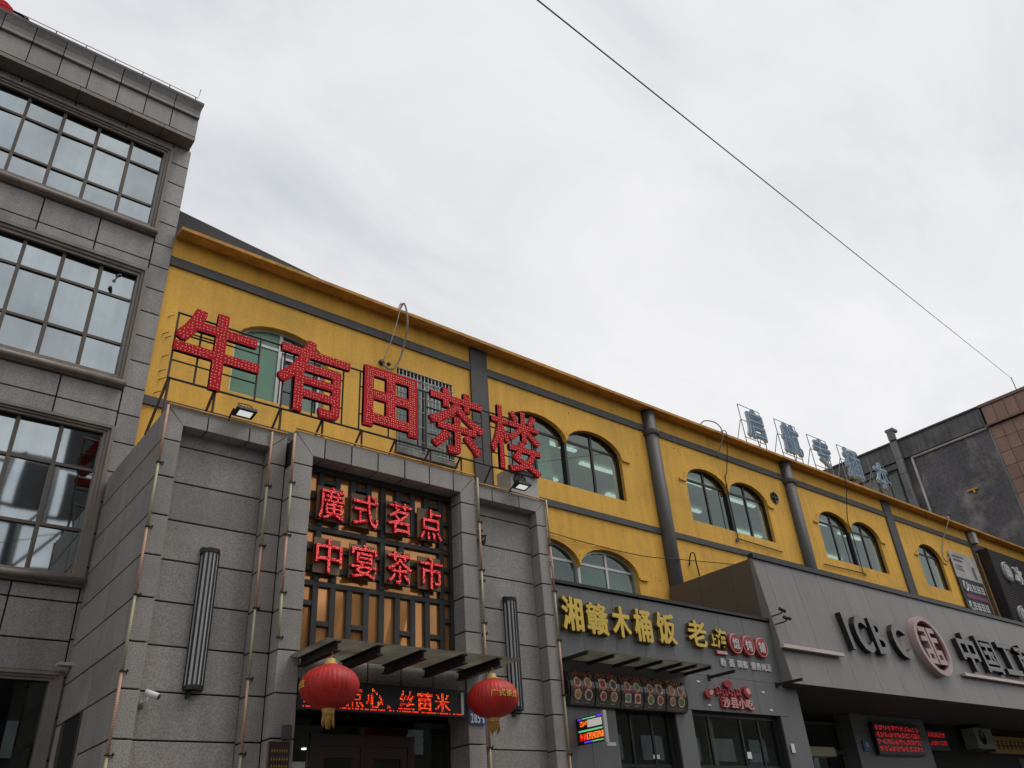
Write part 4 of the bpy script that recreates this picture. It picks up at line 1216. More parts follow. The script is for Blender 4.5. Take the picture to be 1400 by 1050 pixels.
# menu light box
mn = thing('menu_light_box', (8.45, 7.9, 3.25), 'curved black menu light box with rows of dish pictures', 'menu board')
mx0, mx1 = 7.33, 9.63
def mprof(t):      # curved front: t 0 (bottom) .. 1 (top)
    z = 3.27 + 0.41 * t
    y = 7.945 - 0.03 - 0.085 * sin(pi * min(max(t * 0.85 + 0.06, 0), 1)) ** 0.7
    return y, z
prof = [mprof(k / 12) for k in range(13)]
body = [(7.948, 3.262)] + [(p[0] + 0.012, p[1]) for p in prof] + [(7.948, 3.688)]
part('housing', MB().prism(body, mx0, mx1, axis='x'), 'black_frame', mn)
dv = [7.36, 7.80, 8.27, 8.71, 9.16, 9.60]
for a, b in zip(dv, dv[1:]):
    v = []; f = []
    for i, (y, z) in enumerate(prof): v += [(a + 0.01, y, z), (b - 0.01, y, z)]
    for i in range(len(prof) - 1): f.append((2 * i, 2 * i + 1, 2 * i + 3, 2 * i + 2))
    pan = part('menu_panel', MB().add(v, f, 0, True), 'menu_black', mn)
    for r_, tz in enumerate((0.30, 0.66)):
        for c_ in range(2):
            cx_ = a + (b - a) * (0.29 + 0.42 * c_); rad = random.uniform(0.058, 0.07)
            sq = random.random() < 0.35
            for lvl, (sc_, lift, mm) in enumerate(((1.0, 0.004, 'dish_white'), (0.70, 0.008, random.choice(FOODS)))):
                v = [];
                n = 20
                for k in range(n):
                    th = 2 * pi * k / n + pi / 4
                    rr = rad * sc_ * (1 if not sq or lvl else 1.2 / max(abs(cos(th)), abs(sin(th))) * 0.8)
                    tt = tz + rr * sin(th) / 0.41
                    y, z = mprof(tt); v.append((cx_ + rr * cos(th), y - lift, z))
                y, z = mprof(tz); v.append((cx_, y - lift - 0.001, z))
                part('dish_picture' if lvl == 0 else 'food_picture', MB().add(v, [(k, (k + 1) % n, n) for k in range(n)]), mm, pan)
    db = MB()
    for q in range(60):
        tt = random.choice((random.uniform(0.82, 0.99), random.uniform(0.45, 0.52))); xx = random.uniform(a + 0.03, b - 0.05)
        y, z = mprof(tt); db.box(xx, xx + random.uniform(0.012, 0.04), y - 0.004, y - 0.001, z, z + random.uniform(0.008, 0.02))
    o = part('food_strip', db, random.choice(FOODS[:4]), pan); o['kind'] = 'stuff'
    db = MB()
    for tz in (0.07, 0.47):
        for c_ in range(2):
            xx = a + (b - a) * (0.2 + 0.42 * c_)
            for q in range(5):
                y, z = mprof(tz); db.box(xx + q * 0.016, xx + q * 0.016 + 0.011, y - 0.003, y - 0.001, z, z + 0.013)
    o = part('caption_marks', db, 'board_grey', pan); o['kind'] = 'stuff'

def sign_letters(name, label, items, yf, yb, off, mf, ms, cat='sign'):
    x0 = min(i[1] for i in items); x1 = max(i[2] for i in items); z0 = min(i[3] for i in items)
    t = thing(name, ((x0 + x1) / 2, yb, z0), label, cat)
    for ch, a, b, c, d in items:
        mb = MB(); bold(mb, ch, a, b, c, d, yf, yb, 0.008, off)
        o = part('character', mb, [mf, ms], t); o['label'] = 'raised character ' + ch
    return t
sign_letters('gold_sign', 'row of five heavy gold characters on the grey shop fascia',
             [('湘', 7.38, 7.77, 4.20, 4.66), ('赣', 7.83, 8.24, 4.19, 4.63), ('木', 8.32, 8.69, 4.20, 4.64), ('桶', 8.76, 9.13, 4.18, 4.65), ('饭', 9.24, 9.65, 4.19, 4.66)],
             7.875, 7.95, 0.011, 'gold', 'gold_side')
sign_letters('gold_script_sign', 'three golden brush characters left of the red discs',
             [('老', 9.94, 10.38, 4.23, 4.63), ('上', 10.45, 10.60, 4.27, 4.46), ('海', 10.60, 10.87, 4.25, 4.56)], 7.885, 7.95, 0.007, 'gold', 'gold_side')
for (x, ch, lb) in ((11.08, '馄', 'red disc with one white character, nearest the golden brush characters'), (11.41, '饨', 'red disc with one white character, middle of the three'), (11.76, '铺', 'red disc with one white character, nearest the bank')):
    t = thing('disc_sign', (x, 7.94, 4.19), lb, 'sign', 'red disc signs on the grey shop')
    part('disc', MB().lathe((x, 7.949, 4.36), [(0.165, 0), (0.165, 0.055), (0.155, 0.06)], 32, axis='y'), 'disc_red', t)
    part('ring', MB().tube([(x + 0.145 * cos(2 * pi * k / 36), 7.888, 4.36 + 0.145 * sin(2 * pi * k / 36)) for k in range(37)], 0.006, 5), 'sign_pink', t)
    mb = MB(); bold(mb, ch, x - 0.085, x + 0.085, 4.275, 4.445, 7.880, 7.8885, 0.0, 0.003, 0, 0)
    part('character', mb, 'letter_white', t)
t = thing('food_caption_sign', (11.3, 7.94, 4.0), 'row of small white characters under the red discs', 'sign')
xx = 10.66
for ch in '粉 面 简餐 营养炖汤':
    if ch == ' ': xx += 0.075; continue
    cap = MB(); bold(cap, ch, xx, xx + 0.12, 4.0, 4.118, 7.925, 7.949, 0.0, 0.0025, 0, 0); xx += 0.135
    part('character', cap, 'letter_white', t)
t = thing('small_bar_sign', (10.71, 7.94, 4.17), 'tiny red and white bar sign under the golden brush characters', 'sign')
part('bar', MB().box(10.58, 10.85, 7.915, 7.949, 4.165, 4.225), 'sign_red', t)
part('face', MB().box(10.595, 10.84, 7.908, 7.914, 4.175, 4.218), 'sign_pink', t)
# red snack sign
t = thing('snack_sign', (10.85, 7.93, 3.37), 'red outlined snack sign with a cluster of red emblems above four characters', 'sign')
mb = MB()
for ch, a in (('沙', 10.50), ('县', 10.69), ('小', 10.88), ('吃', 11.07)):
    put_glyph(mb, ch, a, a + 0.165, 3.385, 3.535, 7.90, 7.92, 0.012, 0, 0)
part('characters', mb, 'sign_pink', t)
mb = MB()
for ch, a in (('沙', 10.50), ('县', 10.69), ('小', 10.88), ('吃', 11.07)):
    put_glyph(mb, ch, a - 0.012, a + 0.177, 3.372, 3.548, 7.921, 7.949, 0.06, 0, 0)
mb.box(10.47, 11.25, 7.925, 7.949, 3.40, 3.52)
part('backing', mb, 'sign_red', t)
def ell(cx, cz, a, b, rot, y0, y1, n=20):
    return MB().prism([(cx + a * cos(2 * pi * k / n) * cos(rot) - b * sin(2 * pi * k / n) * sin(rot), cz + a * cos(2 * pi * k / n) * sin(rot) + b * sin(2 * pi * k / n) * cos(rot)) for k in range(n)], y0, y1)
part('emblem', ell(10.22, 3.565, 0.10, 0.065, 0.1, 7.90, 7.949), 'sign_red', t)
part('emblem_mark', ell(10.25, 3.58, 0.05, 0.03, 0.5, 7.892, 7.899), 'sign_pink', t)
part('emblem', ell(11.15, 3.64, 0.10, 0.085, -0.5, 7.90, 7.949), 'sign_red', t)
part('emblem_mark', ell(11.16, 3.65, 0.055, 0.045, -0.5, 7.892, 7.899), 'sign_pink', t)
part('emblem', ell(10.70, 3.73, 0.10, 0.055, 0.1, 7.90, 7.949), 'disc_red', t)
mb = MB()
for k in range(9):
    xx = 10.40 + k * 0.068; zz = 3.60 + 0.02 * sin(k * 1.9)
    mb.tube(smooth_path([(xx, 7.93, zz + 0.06), (xx + 0.03, 7.925, zz + 0.02), (xx + 0.005, 7.93, zz - 0.035), (xx + 0.05, 7.925, zz - 0.02)], 4), 0.018, 6)
part('script_band', mb, 'sign_red', t)
for (x, z, lb) in ((10.02, 3.72, 'white tape scrap beside the menu light box'), (10.18, 3.40, 'white tape scrap below the left emblem'), (11.58, 3.66, 'white tape scrap right of the red snack sign'), (11.70, 3.40, 'white tape scrap above the right shop window')):
    solo('tape_scrap', MB().box(x, x + 0.075, 7.944, 7.9485, z, z + 0.025), 'white_paint', lb, 'tape', 'white tape scraps on the grey shop')
for (x, y, z, w_, h_, lb) in ((8.98, 8.066, 2.69, 0.13, 0.05, 'small white notice on the left shop glass'), (11.06, 8.066, 2.72, 0.10, 0.09, 'small white notice on the right shop glass'), (12.03, 7.93, 2.80, 0.09, 0.13, 'small white notice on the grey pillar beside the bank')):
    solo('paper_notice', MB().box(x, x + w_, y, y + 0.004, z, z + h_), 'white_paint', lb, 'notice')
# hanging LED phone sign (stands out from the wall)
t = thing('phone_sign', (7.52, 7.7, 2.80), 'small bright blue and orange light sign with a phone number jutting from the shop wall', 'led sign')
part('casing', MB().box(7.505, 7.535, 7.47, 7.945, 2.80, 3.11), 'black_frame', t)
part('end_post', MB().box(7.495, 7.545, 7.44, 7.469, 2.78, 3.14).box(7.51, 7.66, 7.445, 7.465, 2.74, 2.778), 'white_dull', t)
def yfn(p): return Vector((7.504 - p.y, 7.93 - p.x, p.z))      # lettering on the face that looks left
mb = MB()
xx = 0.03
for ch in '外卖':
    put_glyph(mb, ch, xx, xx + 0.06, 2.845, 2.925, 0.004, 0.0, 0.012, 0, 0, yfn); xx += 0.066
part('characters', mb, 'led_red', t)
mb = MB()
for ch in '13924020968':
    put_glyph(mb, ch, xx, xx + (0.022 if ch != '1' else 0.012), 2.848, 2.925, 0.004, 0.0, 0.006, 0, 0, yfn); xx += 0.0265
for q in range(70):
    u_, v_ = random.random() * 0.13, random.random() * 0.065
    mb.box(7.500, 7.504, 7.93 - 0.05 - u_ - 0.006, 7.93 - 0.05 - u_, 3.0 + v_, 3.0 + v_ + 0.006)
part('digits', mb, 'led_orange', t)
def yb2(m, a, b, z0, z1):
    return m.box(7.499, 7.504, 7.93 - b, 7.93 - a, z0, z1)
part('border_lights', yb2(yb2(yb2(MB(), 0.1, 0.24, 2.813, 2.832), 0.02, 0.08, 3.08, 3.10), 0.36, 0.45, 3.085, 3.105), 'led_blue', t)
part('border_lights', yb2(yb2(yb2(MB(), 0.25, 0.44, 2.815, 2.828), 0.1, 0.34, 3.085, 3.098), 0.02, 0.44, 2.942, 2.962), 'led_green', t)
part('white_panel', yb2(MB(), 0.19, 0.44, 2.985, 3.07), 'led_white', t)

# ------------------------------------------------------------------ bank with its leaning fascia
bank = thing('bank', (18, 9.0, G0), 'bank front with a wide grey leaning fascia and dark raised letters', 'bank')
BX0, BX1 = 12.20, 31.0
ZB, ZT = 3.81, 5.975
YB_, YT_ = 7.74, 8.0
def fy(z): return YB_ + (YT_ - YB_) * (z - ZB) / (ZT - ZB)
def lean(x0, x1, z0, z1, d0, d1, mb=None):
    """block lying on the leaning fascia; d0, d1 are distances in front of its face"""
    mb = mb or MB()
    vs = [(x, fy(z) - d, z) for d in (d1, d0) for z in (z0, z1) for x in (x0, x1)]
    return mb.add(vs, [(0, 1, 3, 2), (4, 6, 7, 5), (0, 4, 5, 1), (2, 3, 7, 6), (0, 2, 6, 4), (1, 5, 7, 3)])
bj = [BX0, 12.52] + [13.36 + 0.825 * k for k in range(22)]
bj = [x for x in bj if x < BX1 - 0.3] + [BX1]
part('core', lean(BX0 + 0.03, BX1, ZB + 0.01, ZT - 0.01, -0.30, -0.03).box(BX0 + 0.03, BX1, 8.31, 9.95, 5.80, 5.90), 'joint', bank)
for a, b in zip(bj, bj[1:]):
    part('fascia_panel', lean(a + 0.0035, b - 0.0035, ZB, ZT, -0.028, 0.0), 'bank_panel', bank)
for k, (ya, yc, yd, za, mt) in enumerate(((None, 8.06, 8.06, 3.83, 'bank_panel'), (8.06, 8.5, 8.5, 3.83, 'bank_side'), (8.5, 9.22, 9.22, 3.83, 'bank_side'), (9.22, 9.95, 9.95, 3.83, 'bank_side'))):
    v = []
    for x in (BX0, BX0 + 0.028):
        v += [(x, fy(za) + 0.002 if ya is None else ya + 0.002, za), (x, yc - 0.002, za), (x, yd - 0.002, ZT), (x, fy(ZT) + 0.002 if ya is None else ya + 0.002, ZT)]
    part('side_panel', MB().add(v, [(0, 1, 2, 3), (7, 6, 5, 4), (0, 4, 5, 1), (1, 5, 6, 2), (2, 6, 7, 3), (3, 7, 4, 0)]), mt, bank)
part('coping', MB().box(BX0 - 0.004, BX1, 7.965, 8.08, ZT + 0.002, ZT + 0.085), 'black_frame', bank)
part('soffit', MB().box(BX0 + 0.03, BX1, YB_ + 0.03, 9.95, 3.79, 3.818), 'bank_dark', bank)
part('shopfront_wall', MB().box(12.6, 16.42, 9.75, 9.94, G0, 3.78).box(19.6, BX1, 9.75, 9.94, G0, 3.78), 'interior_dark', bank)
part('pier', MB().box(12.19, 12.58, 7.96, 8.35, G0, 3.78), 'shop_panel', bank)
part('pier', MB().box(16.42, 19.45, 9.33, 9.7, G0, 3.785), 'shop_panel', bank)
part('ledge', MB().box(12.6, 16.41, 9.6, 9.745, 3.05, 3.12).box(12.6, 16.41, 9.6, 9.745, 3.6, 3.64), 'grey_paint', bank)
for k in range(7):
    x = 12.75 + k * 0.52
    part('pane', MB().box(x, x + 0.48, 9.70, 9.712, G0, 3.04), 'shop_glass', bank)
for k in range(5):
    x = 24.8 + k * 0.9
    part('pane', MB().box(x, x + 0.85, 9.70, 9.712, G0, 3.1), 'shop_glass', bank)
solo('roller_box', MB().prism([(14.70, 2.97), (15.58, 2.97), (15.58, 3.10), (15.54, 3.13), (14.74, 3.13), (14.70, 3.10)], 9.32, 9.58), 'tan_panel', 'pale roller shutter box under the bank soffit beside the shop pier', 'shutter box')
# raised letters
def lf(d):
    return lambda p: Vector((p.x, fy(p.z) - p.y, p.z))
t = thing('bank_letters', (17.5, 7.8, 4.5), 'dark raised ICBC letters and characters on the leaning bank fascia', 'sign')
for ch, a, b, z0, z1, off in (('I', 14.34, 14.44, 4.53, 5.22, 0.05), ('C', 14.66, 15.14, 4.52, 5.23, 0.03), ('B', 15.28, 15.72, 4.53, 5.22, 0.03), ('C', 16.02, 16.58, 4.52, 5.23, 0.03),
                         ('中', 18.86, 19.66, 4.50, 5.34, 0.022), ('国', 19.86, 20.64, 4.53, 5.34, 0.018), ('工', 20.86, 21.68, 4.56, 5.30, 0.026), ('商', 21.84, 22.64, 4.52, 5.36, 0.018), ('银', 22.86, 23.66, 4.52, 5.36, 0.018), ('行', 23.86, 24.66, 4.52, 5.36, 0.018)):
    mb = MB(); put_glyph(mb, ch, a, b, z0, z1, 0.11, 0.0, off, 0, 1, lf(0))
    o = part('letter', mb, ['letter_dark', 'letter_black'], t); o['label'] = 'dark raised letter ' + ch
lg = thing('bank_emblem', (17.5, 7.8, 4.24), 'round pink and dark red emblem between the letters on the bank fascia', 'emblem')
EC, EZ, ER = 17.55, 4.89, 0.615
def ring(ro, ri, d0, d1, n=48):
    m = MB()
    for k in range(n):
        a, b = 2 * pi * k / n, 2 * pi * (k + 1) / n
        P = []
        for d in (d1, d0):
            for (r, an) in ((ri, a), (ro, a), (ro, b), (ri, b)):
                z = EZ + r * sin(an); P.append((EC + r * cos(an), fy(z) - d, z))
        m.add(P, [(0, 1, 2, 3), (7, 6, 5, 4), (1, 5, 6, 2), (0, 3, 7, 4)])
    return m
part('ring', ring(ER, ER - 0.10, 0.0, 0.14), 'logo_pink', lg)
part('ring_wall', ring(ER - 0.10, ER - 0.125, 0.0, 0.10), 'logo_red', lg)
m = MB()
for s_ in (-1, 1):
    for (a, b, z0, z1) in ((0.03, 0.11, -0.38, 0.38), (0.11, 0.33, 0.28, 0.38), (0.11, 0.33, 0.08, 0.18), (0.11, 0.33, -0.18, -0.08), (0.11, 0.36, -0.38, -0.28), (0.25, 0.33, -0.28, -0.18)):
        xa, xb = (EC + s_ * a, EC + s_ * b)
        lean(min(xa, xb), max(xa, xb), EZ + z0, EZ + z1, 0.0, 0.12, m)
part('glyph', m, 'logo_pink', lg)
for a, b, lb in ((12.12, 13.95, 'slim pale lamp bar on the bank fascia beside the grey shop'), (18.55, 22.6, 'long pale lamp bar under the characters on the bank fascia')):
    tt = thing('lamp_bar', ((a + b) / 2, 7.75, 4.36), lb, 'lamp', 'lamp bars on the bank fascia')
    n = max(1, round((b - a) / 1.35)); w_ = (b - a) / n
    for k in range(n):
        part('tube', lean(a + k * w_ + 0.004, a + (k + 1) * w_ - 0.004, 4.365, 4.425, 0.03, 0.10), 'lamp_bar', tt)
    part('mount', lean(a + 0.05, b - 0.05, 4.38, 4.41, 0.0, 0.03), 'black_frame', tt)
# LED screens under the soffit
def screen(x0, x1, z0, z1, y, label, rows_):
    t = thing('led_screen', ((x0 + x1) / 2, y, z0), label, 'led sign')
    part('housing', MB().box(x0, x1, y, y + 0.09, z0, z1), 'black_frame', t)
    m = MB()
    n = int((x1 - x0 - 0.1) / 0.028)
    for r in range(rows_):
        zr = z1 - 0.07 - r * (z1 - z0 - 0.08) / rows_
        for i in range(n):
            gap = (i % 6) == 5
            for q in range(4):
                if not gap and random.random() < 0.55:
                    x = x0 + 0.06 + i * 0.028; z = zr - q * 0.024
                    m.box(x, x + 0.017, y - 0.004, y - 0.001, z, z + 0.015)
    o = part('dot_rows', m, 'led_dim', t); o['kind'] = 'stuff'
screen(17.05, 18.95, 3.02, 3.63, 9.23, 'wide black screen with rows of red dots under the bank soffit', 4)
screen(20.0, 20.95, 3.20, 3.63, 9.60, 'smaller dark red dot screen further along under the bank soffit', 2)
t = thing('blue_sign', (16.8, 9.3, 3.09), 'small blue square sign on the pier left of the red dot screen', 'sign')
part('plate', MB().box(16.63, 16.87, 9.30, 9.325, 3.08, 3.28), 'plate_blue', t)
part('mark', MB().box(16.70, 16.80, 9.292, 9.299, 3.16, 3.24), 'board_grey', t)
t = thing('air_conditioner', (22.2, 9.5, 3.2), 'air conditioner unit under the bank soffit at the lower right', 'air conditioner')
part('casing', MB().box(21.80, 22.72, 9.30, 9.60, 3.24, 3.69), 'grey_steel', t)
part('fan_recess', MB().lathe((22.15, 9.299, 3.48), [(0.17, 0), (0.17, 0.01), (0.15, 0.01), (0.15, 0.002)], 20, axis='y'), 'black_frame', t)
part('bracket', MB().box(21.85, 21.9, 9.3, 9.74, 3.17, 3.235).box(22.6, 22.65, 9.3, 9.74, 3.17, 3.235), 'rust', t)
t = thing('yellow_sign', (24.2, 9.3, 3.18), 'dull yellow sign board under the bank soffit at the right edge', 'sign')
part('board', MB().box(22.78, 26.6, 9.62, 9.68, 3.20, 3.60), 'sign_yellow', t)
m = MB()
for k in range(14):
    xx = 23.1 + k * 0.25
    m.box(xx, xx + 0.17, 9.611, 9.619, 3.36, 3.40).box(xx + 0.05, xx + 0.09, 9.610, 9.619, 3.30, 3.50).box(xx + 0.02, xx + 0.15, 9.611, 9.619, 3.47, 3.495)
part('marks', m, 'grout', t)

# ------------------------------------------------------------------ hoardings and ribbed sign at the right
hb = thing('poster_board', (26.4, 9.95, 7.08), 'tall black and pale advertising board between the last arched window and the ribbed sign', 'sign board')
part('upper_panel', MB().box(25.60, 27.30, 9.93, 9.95, 8.13, 8.96), 'board_grey', hb)
part('lower_panel', MB().box(25.60, 27.30, 9.93, 9.95, 7.08, 8.12), 'board_black', hb)
m = MB()
for (x0, x1, z0, z1) in ((25.72, 26.5, 8.78, 8.84), (25.72, 26.35, 8.66, 8.72), (25.75, 26.25, 8.50, 8.53), (25.75, 26.2, 8.44, 8.47), (25.75, 26.3, 8.38, 8.41), (26.85, 27.05, 8.2, 8.6)):
    n = int((x1 - x0) / 0.09)
    for k in range(max(1, n)):
        a = x0 + k * (x1 - x0) / max(1, n)
        m.box(a, a + 0.06, 9.924, 9.929, z0, z1)
part('print_marks', m, 'grey_paint', hb)
def pseudo(m, x0, x1, z0, z1, y, n=9):
    """illegible character-like strokes"""
    w_, h_ = x1 - x0, z1 - z0
    for k in range(3): m.box(x0, x1, y - 0.012, y, z0 + h_ * (0.1 + 0.36 * k), z0 + h_ * (0.22 + 0.36 * k))
    for k in range(2): m.box(x0 + w_ * (0.18 + 0.5 * k), x0 + w_ * (0.34 + 0.5 * k), y - 0.014, y, z0, z1)
m = MB()
m.tube(smooth_path([(25.86, 9.92, 8.02), (25.80, 9.92, 7.82), (25.93, 9.92, 7.72), (26.03, 9.92, 7.86), (26.02, 9.92, 8.0)]), 0.035, 6)
for k in range(4): pseudo(m, 26.12 + k * 0.28, 26.34 + k * 0.28, 7.74, 7.98, 9.93)
m.tube(smooth_path([(25.80, 9.92, 7.40), (25.76, 9.92, 7.22), (25.92, 9.92, 7.13)]), 0.04, 6)
for k in range(4): pseudo(m, 26.0 + k * 0.28, 26.22 + k * 0.28, 7.18, 7.42, 9.93)
o = part('raised_marks', m, 'sign_white', hb); o['kind'] = 'stuff'
part('purple_strip', MB().box(25.78, 27.2, 9.918, 9.929, 7.52, 7.64), 'purple', hb)
rb = thing('ribbed_sign', (30, 9.8, 6.9), 'black ribbed sign wall with white round emblem at the right edge', 'sign')
RX0 = 27.78
part('side', MB().box(RX0, RX0 + 0.03, 9.62, 9.995, 6.0, 9.29), 'board_black', rb)
part('back', MB().box(RX0 + 0.03, 33.5, 9.64, 9.995, 6.0, 9.29), 'board_black', rb)
m = MB()
for k in range(52):
    z = 6.03 + k * 0.0625
    m.box(RX0 + 0.03, 33.5, 9.605, 9.64, z, z + 0.032)
o = part('ribs', m, 'grey_paint', rb); o['kind'] = 'stuff'
part('edge_strip', MB().box(RX0 - 0.06, RX0 - 0.01, 9.93, 9.995, 6.0, 9.20), 'ochre', rb)
def wheel(c, z, name):
    part(name, MB().lathe((c, 9.604, z), [(0.33, 0), (0.33, 0.07), (0.32, 0.075)], 36, axis='y'), 'board_grey', rb)
    part(name + '_ring', MB().tube([(c + 0.29 * cos(2 * pi * k / 36), 9.527, z + 0.29 * sin(2 * pi * k / 36)) for k in range(37)], 0.014, 5), 'grey_paint', rb)
    m = MB(); pseudo(m, c - 0.12, c + 0.12, z - 0.2, z + 0.2, 9.528)
    part(name + '_mark', m, 'sign_white', rb)
wheel(28.60, 8.60, 'emblem'); wheel(28.55, 7.18, 'emblem')
m = MB(); put_glyph(m, '冰', 29.15, 29.75, 8.30, 8.90, 9.54, 9.604, 0.02, 0, 0)
part('character', m, 'sign_white', rb)

# ------------------------------------------------------------------ blue characters standing on the eave
for ch, x0, x1, z0, z1, lb in (('启', 16.24, 17.02, 10.33, 11.22, 'first blue outlined rooftop character, nearest the camera'), ('航', 17.80, 18.62, 10.30, 11.24, 'second blue outlined rooftop character'), ('专', 19.28, 20.08, 10.30, 11.18, 'third blue outlined rooftop character, in the middle of the row'),
                          ('插', 20.80, 21.68, 10.32, 11.26, 'fourth blue outlined rooftop character, against the dark building'), ('本', 22.44, 23.22, 10.36, 11.22, 'last blue outlined rooftop character, farthest along the eave')):
    t = thing('rooftop_character', ((x0 + x1) / 2, 9.98, 9.98), lb, 'sign letter', 'blue rooftop characters')
    m = MB(); bold(m, ch, x0, x1, z0, z1, 9.93, 9.99, 0.01, 0.03)
    part('face', m, ['blue_letter', 'blue_rim'], t)
    m = MB()
    put_glyph(m, ch, x0 + 0.035, x1 - 0.035, z0 + 0.035, z1 - 0.035, 9.922, 9.929, -0.024, 0, 0)
    part('neon_outline', m, 'blue_rim', t)
    m = MB()
    for a, b in (((x0 - 0.1, 10.01, z1 + 0.04), (x1 + 0.02, 10.01, z1 + 0.04)), ((x0 - 0.1, 10.01, z1 + 0.04), (x0 - 0.06, 10.01, 9.985)), ((x1 + 0.02, 10.01, z1 + 0.04), (x1 - 0.02, 10.01, 9.985)),
                 ((x0 + 0.45, 10.01, 9.985), (x0 + 0.45, 10.01, z1)), ((x0 - 0.1, 10.01, z0), (x1, 10.01, z0)), ((x0 - 0.1, 10.02, z1 - 0.4), (x0 - 0.25, 10.25, 9.985)), ((x1, 10.02, z1 - 0.4), (x1 - 0.1, 10.25, 9.985)), ((x0 - 0.08, 10.01, z1 - 0.4), (x1, 10.01, z1 - 0.4))):
        m.bar(a, b, 0.018)
    part('frame', m, 'grey_steel', t)

# ------------------------------------------------------------------ dark neighbour at the right end
nb = thing('stucco_building', (38, 12, G0), 'tall dark stuccoed building with brown tiled corner at the right edge', 'building')
NX = 34.0
part('wall', MB().box(NX, 44, 10.08, 13.9, G0, 15.6).box(NX + 0.02, 44, 13.9, 30, G0, 15.55), 'stucco', nb)
part('parapet', MB().box(NX - 0.14, 44, 10.08, 30, 15.601, 16.43), 'concrete_dark', nb)
part('coping', MB().box(NX - 0.22, 44.1, 10.08, 30, 16.431, 16.50), 'grey_paint', nb)
part('tile_core', MB().box(NX + 0.03, 44, 6.5, 10.0, G0, 15.6).box(NX - 0.11, 44, 6.5, 10.0, 15.601, 16.4), 'grout', nb)
part('edge_strip', MB().box(NX - 0.005, NX + 0.2, 10.0, 10.0795, G0, 15.6), 'concrete', nb)
part('tile_coping', MB().box(NX - 0.2, 44, 6.4, 10.0795, 16.401, 16.52).box(NX - 0.17, NX - 0.11, 6.45, 10.0795, 15.55, 15.62), 'brown_edge', nb)
for k in range(8):
    y1 = 10.0 - 0.435 * k; y0 = y1 - 0.435
    slab('tile', NX - 0.14, NX - 0.111, y0 + 0.008, y1 - 0.008, 15.63, 16.39, 'brown_tile', nb, 0.003)
    for j in range(20):
        z1 = 15.55 - 0.585 * j; z0 = z1 - 0.585
        slab('tile', NX, NX + 0.029, y0 + 0.008, y1 - 0.008, z0 + 0.008, z1 - 0.008, 'brown_tile', nb, 0.003)
for z0, z1 in ((16.5, 17.0), (15.6, 16.43), (14.9, 15.6), (14.1, 14.9), (13.3, 14.1), (12.0, 13.3)):
    slab('gutter_block', NX - 0.32, NX - 0.141, 13.62, 13.92, z0 + 0.004, z1 - 0.004, 'concrete', nb, 0.01)
part('gutter_head', MB().box(NX - 0.34, NX + 0.1, 13.58, 13.95, 16.93, 17.05), 'concrete', nb)
wn = part('window', MB().box(NX - 0.03, NX + 0.019, 14.1, 15.1, 13.2, 13.28).box(NX - 0.03, NX + 0.019, 14.1, 15.1, 15.18, 15.25).box(NX - 0.03, NX + 0.019, 14.1, 14.16, 13.28, 15.18).box(NX - 0.03, NX + 0.019, 15.04, 15.1, 13.28, 15.18).box(NX - 0.03, NX + 0.019, 14.58, 14.63, 13.28, 15.18), 'black_frame', nb)
part('pane', MB().box(NX - 0.01, NX + 0.019, 14.16, 14.58, 13.28, 15.18), 'shop_glass', wn)
part('pane', MB().box(NX - 0.01, NX + 0.019, 14.63, 15.04, 13.28, 15.18), 'shop_glass', wn)
part('beam', MB().box(NX - 0.10, NX + 0.019, 13.93, 20, 15.30, 15.54).box(NX - 0.08, NX + 0.019, 15.2, 20, 14.3, 14.5), 'concrete_dark', nb)
solo('drain_pipe', MB().tube([(NX - 0.06, 13.31, 9.9), (NX - 0.06, 13.31, 15.53)], 0.055, 10).tube([(NX - 0.06, 13.33, 15.53), (NX - 0.06, 10.1, 15.53)], 0.055, 10).tube([(NX - 0.06, 10.12, 15.53), (NX - 0.06, 10.12, 15.68)], 0.05, 10),
     'pipe_white', 'pale bent drain pipe on the dark stuccoed wall', 'pipe')
solo('orange_bracket', MB().box(NX - 0.12, NX - 0.001, 11.25, 11.65, 13.30, 13.36).box(NX - 0.12, NX - 0.001, 11.36, 11.44, 13.18, 13.30), 'orange_box', 'small orange bracket on the dark stuccoed wall', 'bracket')

# ------------------------------------------------------------------ cables and pipes on the yellow wall
def cable(pts, r, m, label, name='cable', cat='cable'):
    solo(name, MB().tube(smooth_path(pts), r, 6), m, label, cat)
cable([(6.06, 9.95, 9.99), (6.06, 9.72, 10.10), (6.12, 9.70, 9.7), (6.14, 9.86, 9.3), (6.10, 9.93, 9.05), (6.0, 9.95, 8.87), (5.88, 9.96, 8.84), (5.78, 9.97, 8.92)], 0.018, 'cable_grey', 'thick grey cable looping over the eave above the red characters')
cable([(6.03, 9.95, 9.99), (6.00, 9.72, 10.08), (5.92, 9.80, 9.5), (5.81, 9.96, 8.97)], 0.008, 'white_dull', 'thin pale cable hanging from the eave above the red characters')
solo('cable_socket', MB().lathe((5.79, 10.0, 8.93), [(0.05, 0), (0.05, 0.04), (0.03, 0.05)], 14, axis='y').lathe((5.93, 10.0, 8.95), [(0.03, 0), (0.03, 0.03)], 12, axis='y'), 'black_frame', 'small black cable socket on the yellow wall above the third red character', 'socket')
cable([(14.3, 10.1, 9.99), (14.25, 9.8, 10.13), (14.6, 9.70, 10.12), (14.74, 9.70, 9.85), (14.72, 9.93, 9.45), (14.8, 9.95, 9.42)], 0.014, 'cable_grey', 'grey cable bent over the eave above the second twin window')
cable([(14.88, 10.05, 9.99), (14.90, 9.70, 9.98), (14.95, 9.94, 9.1), (14.86, 9.97, 8.8), (14.86, 9.97, 7.46), (14.9, 9.97, 7.44), (16.5, 9.97, 7.40)], 0.012, 'cable_black', 'black conduit running down between the arches and along under the second twin window')
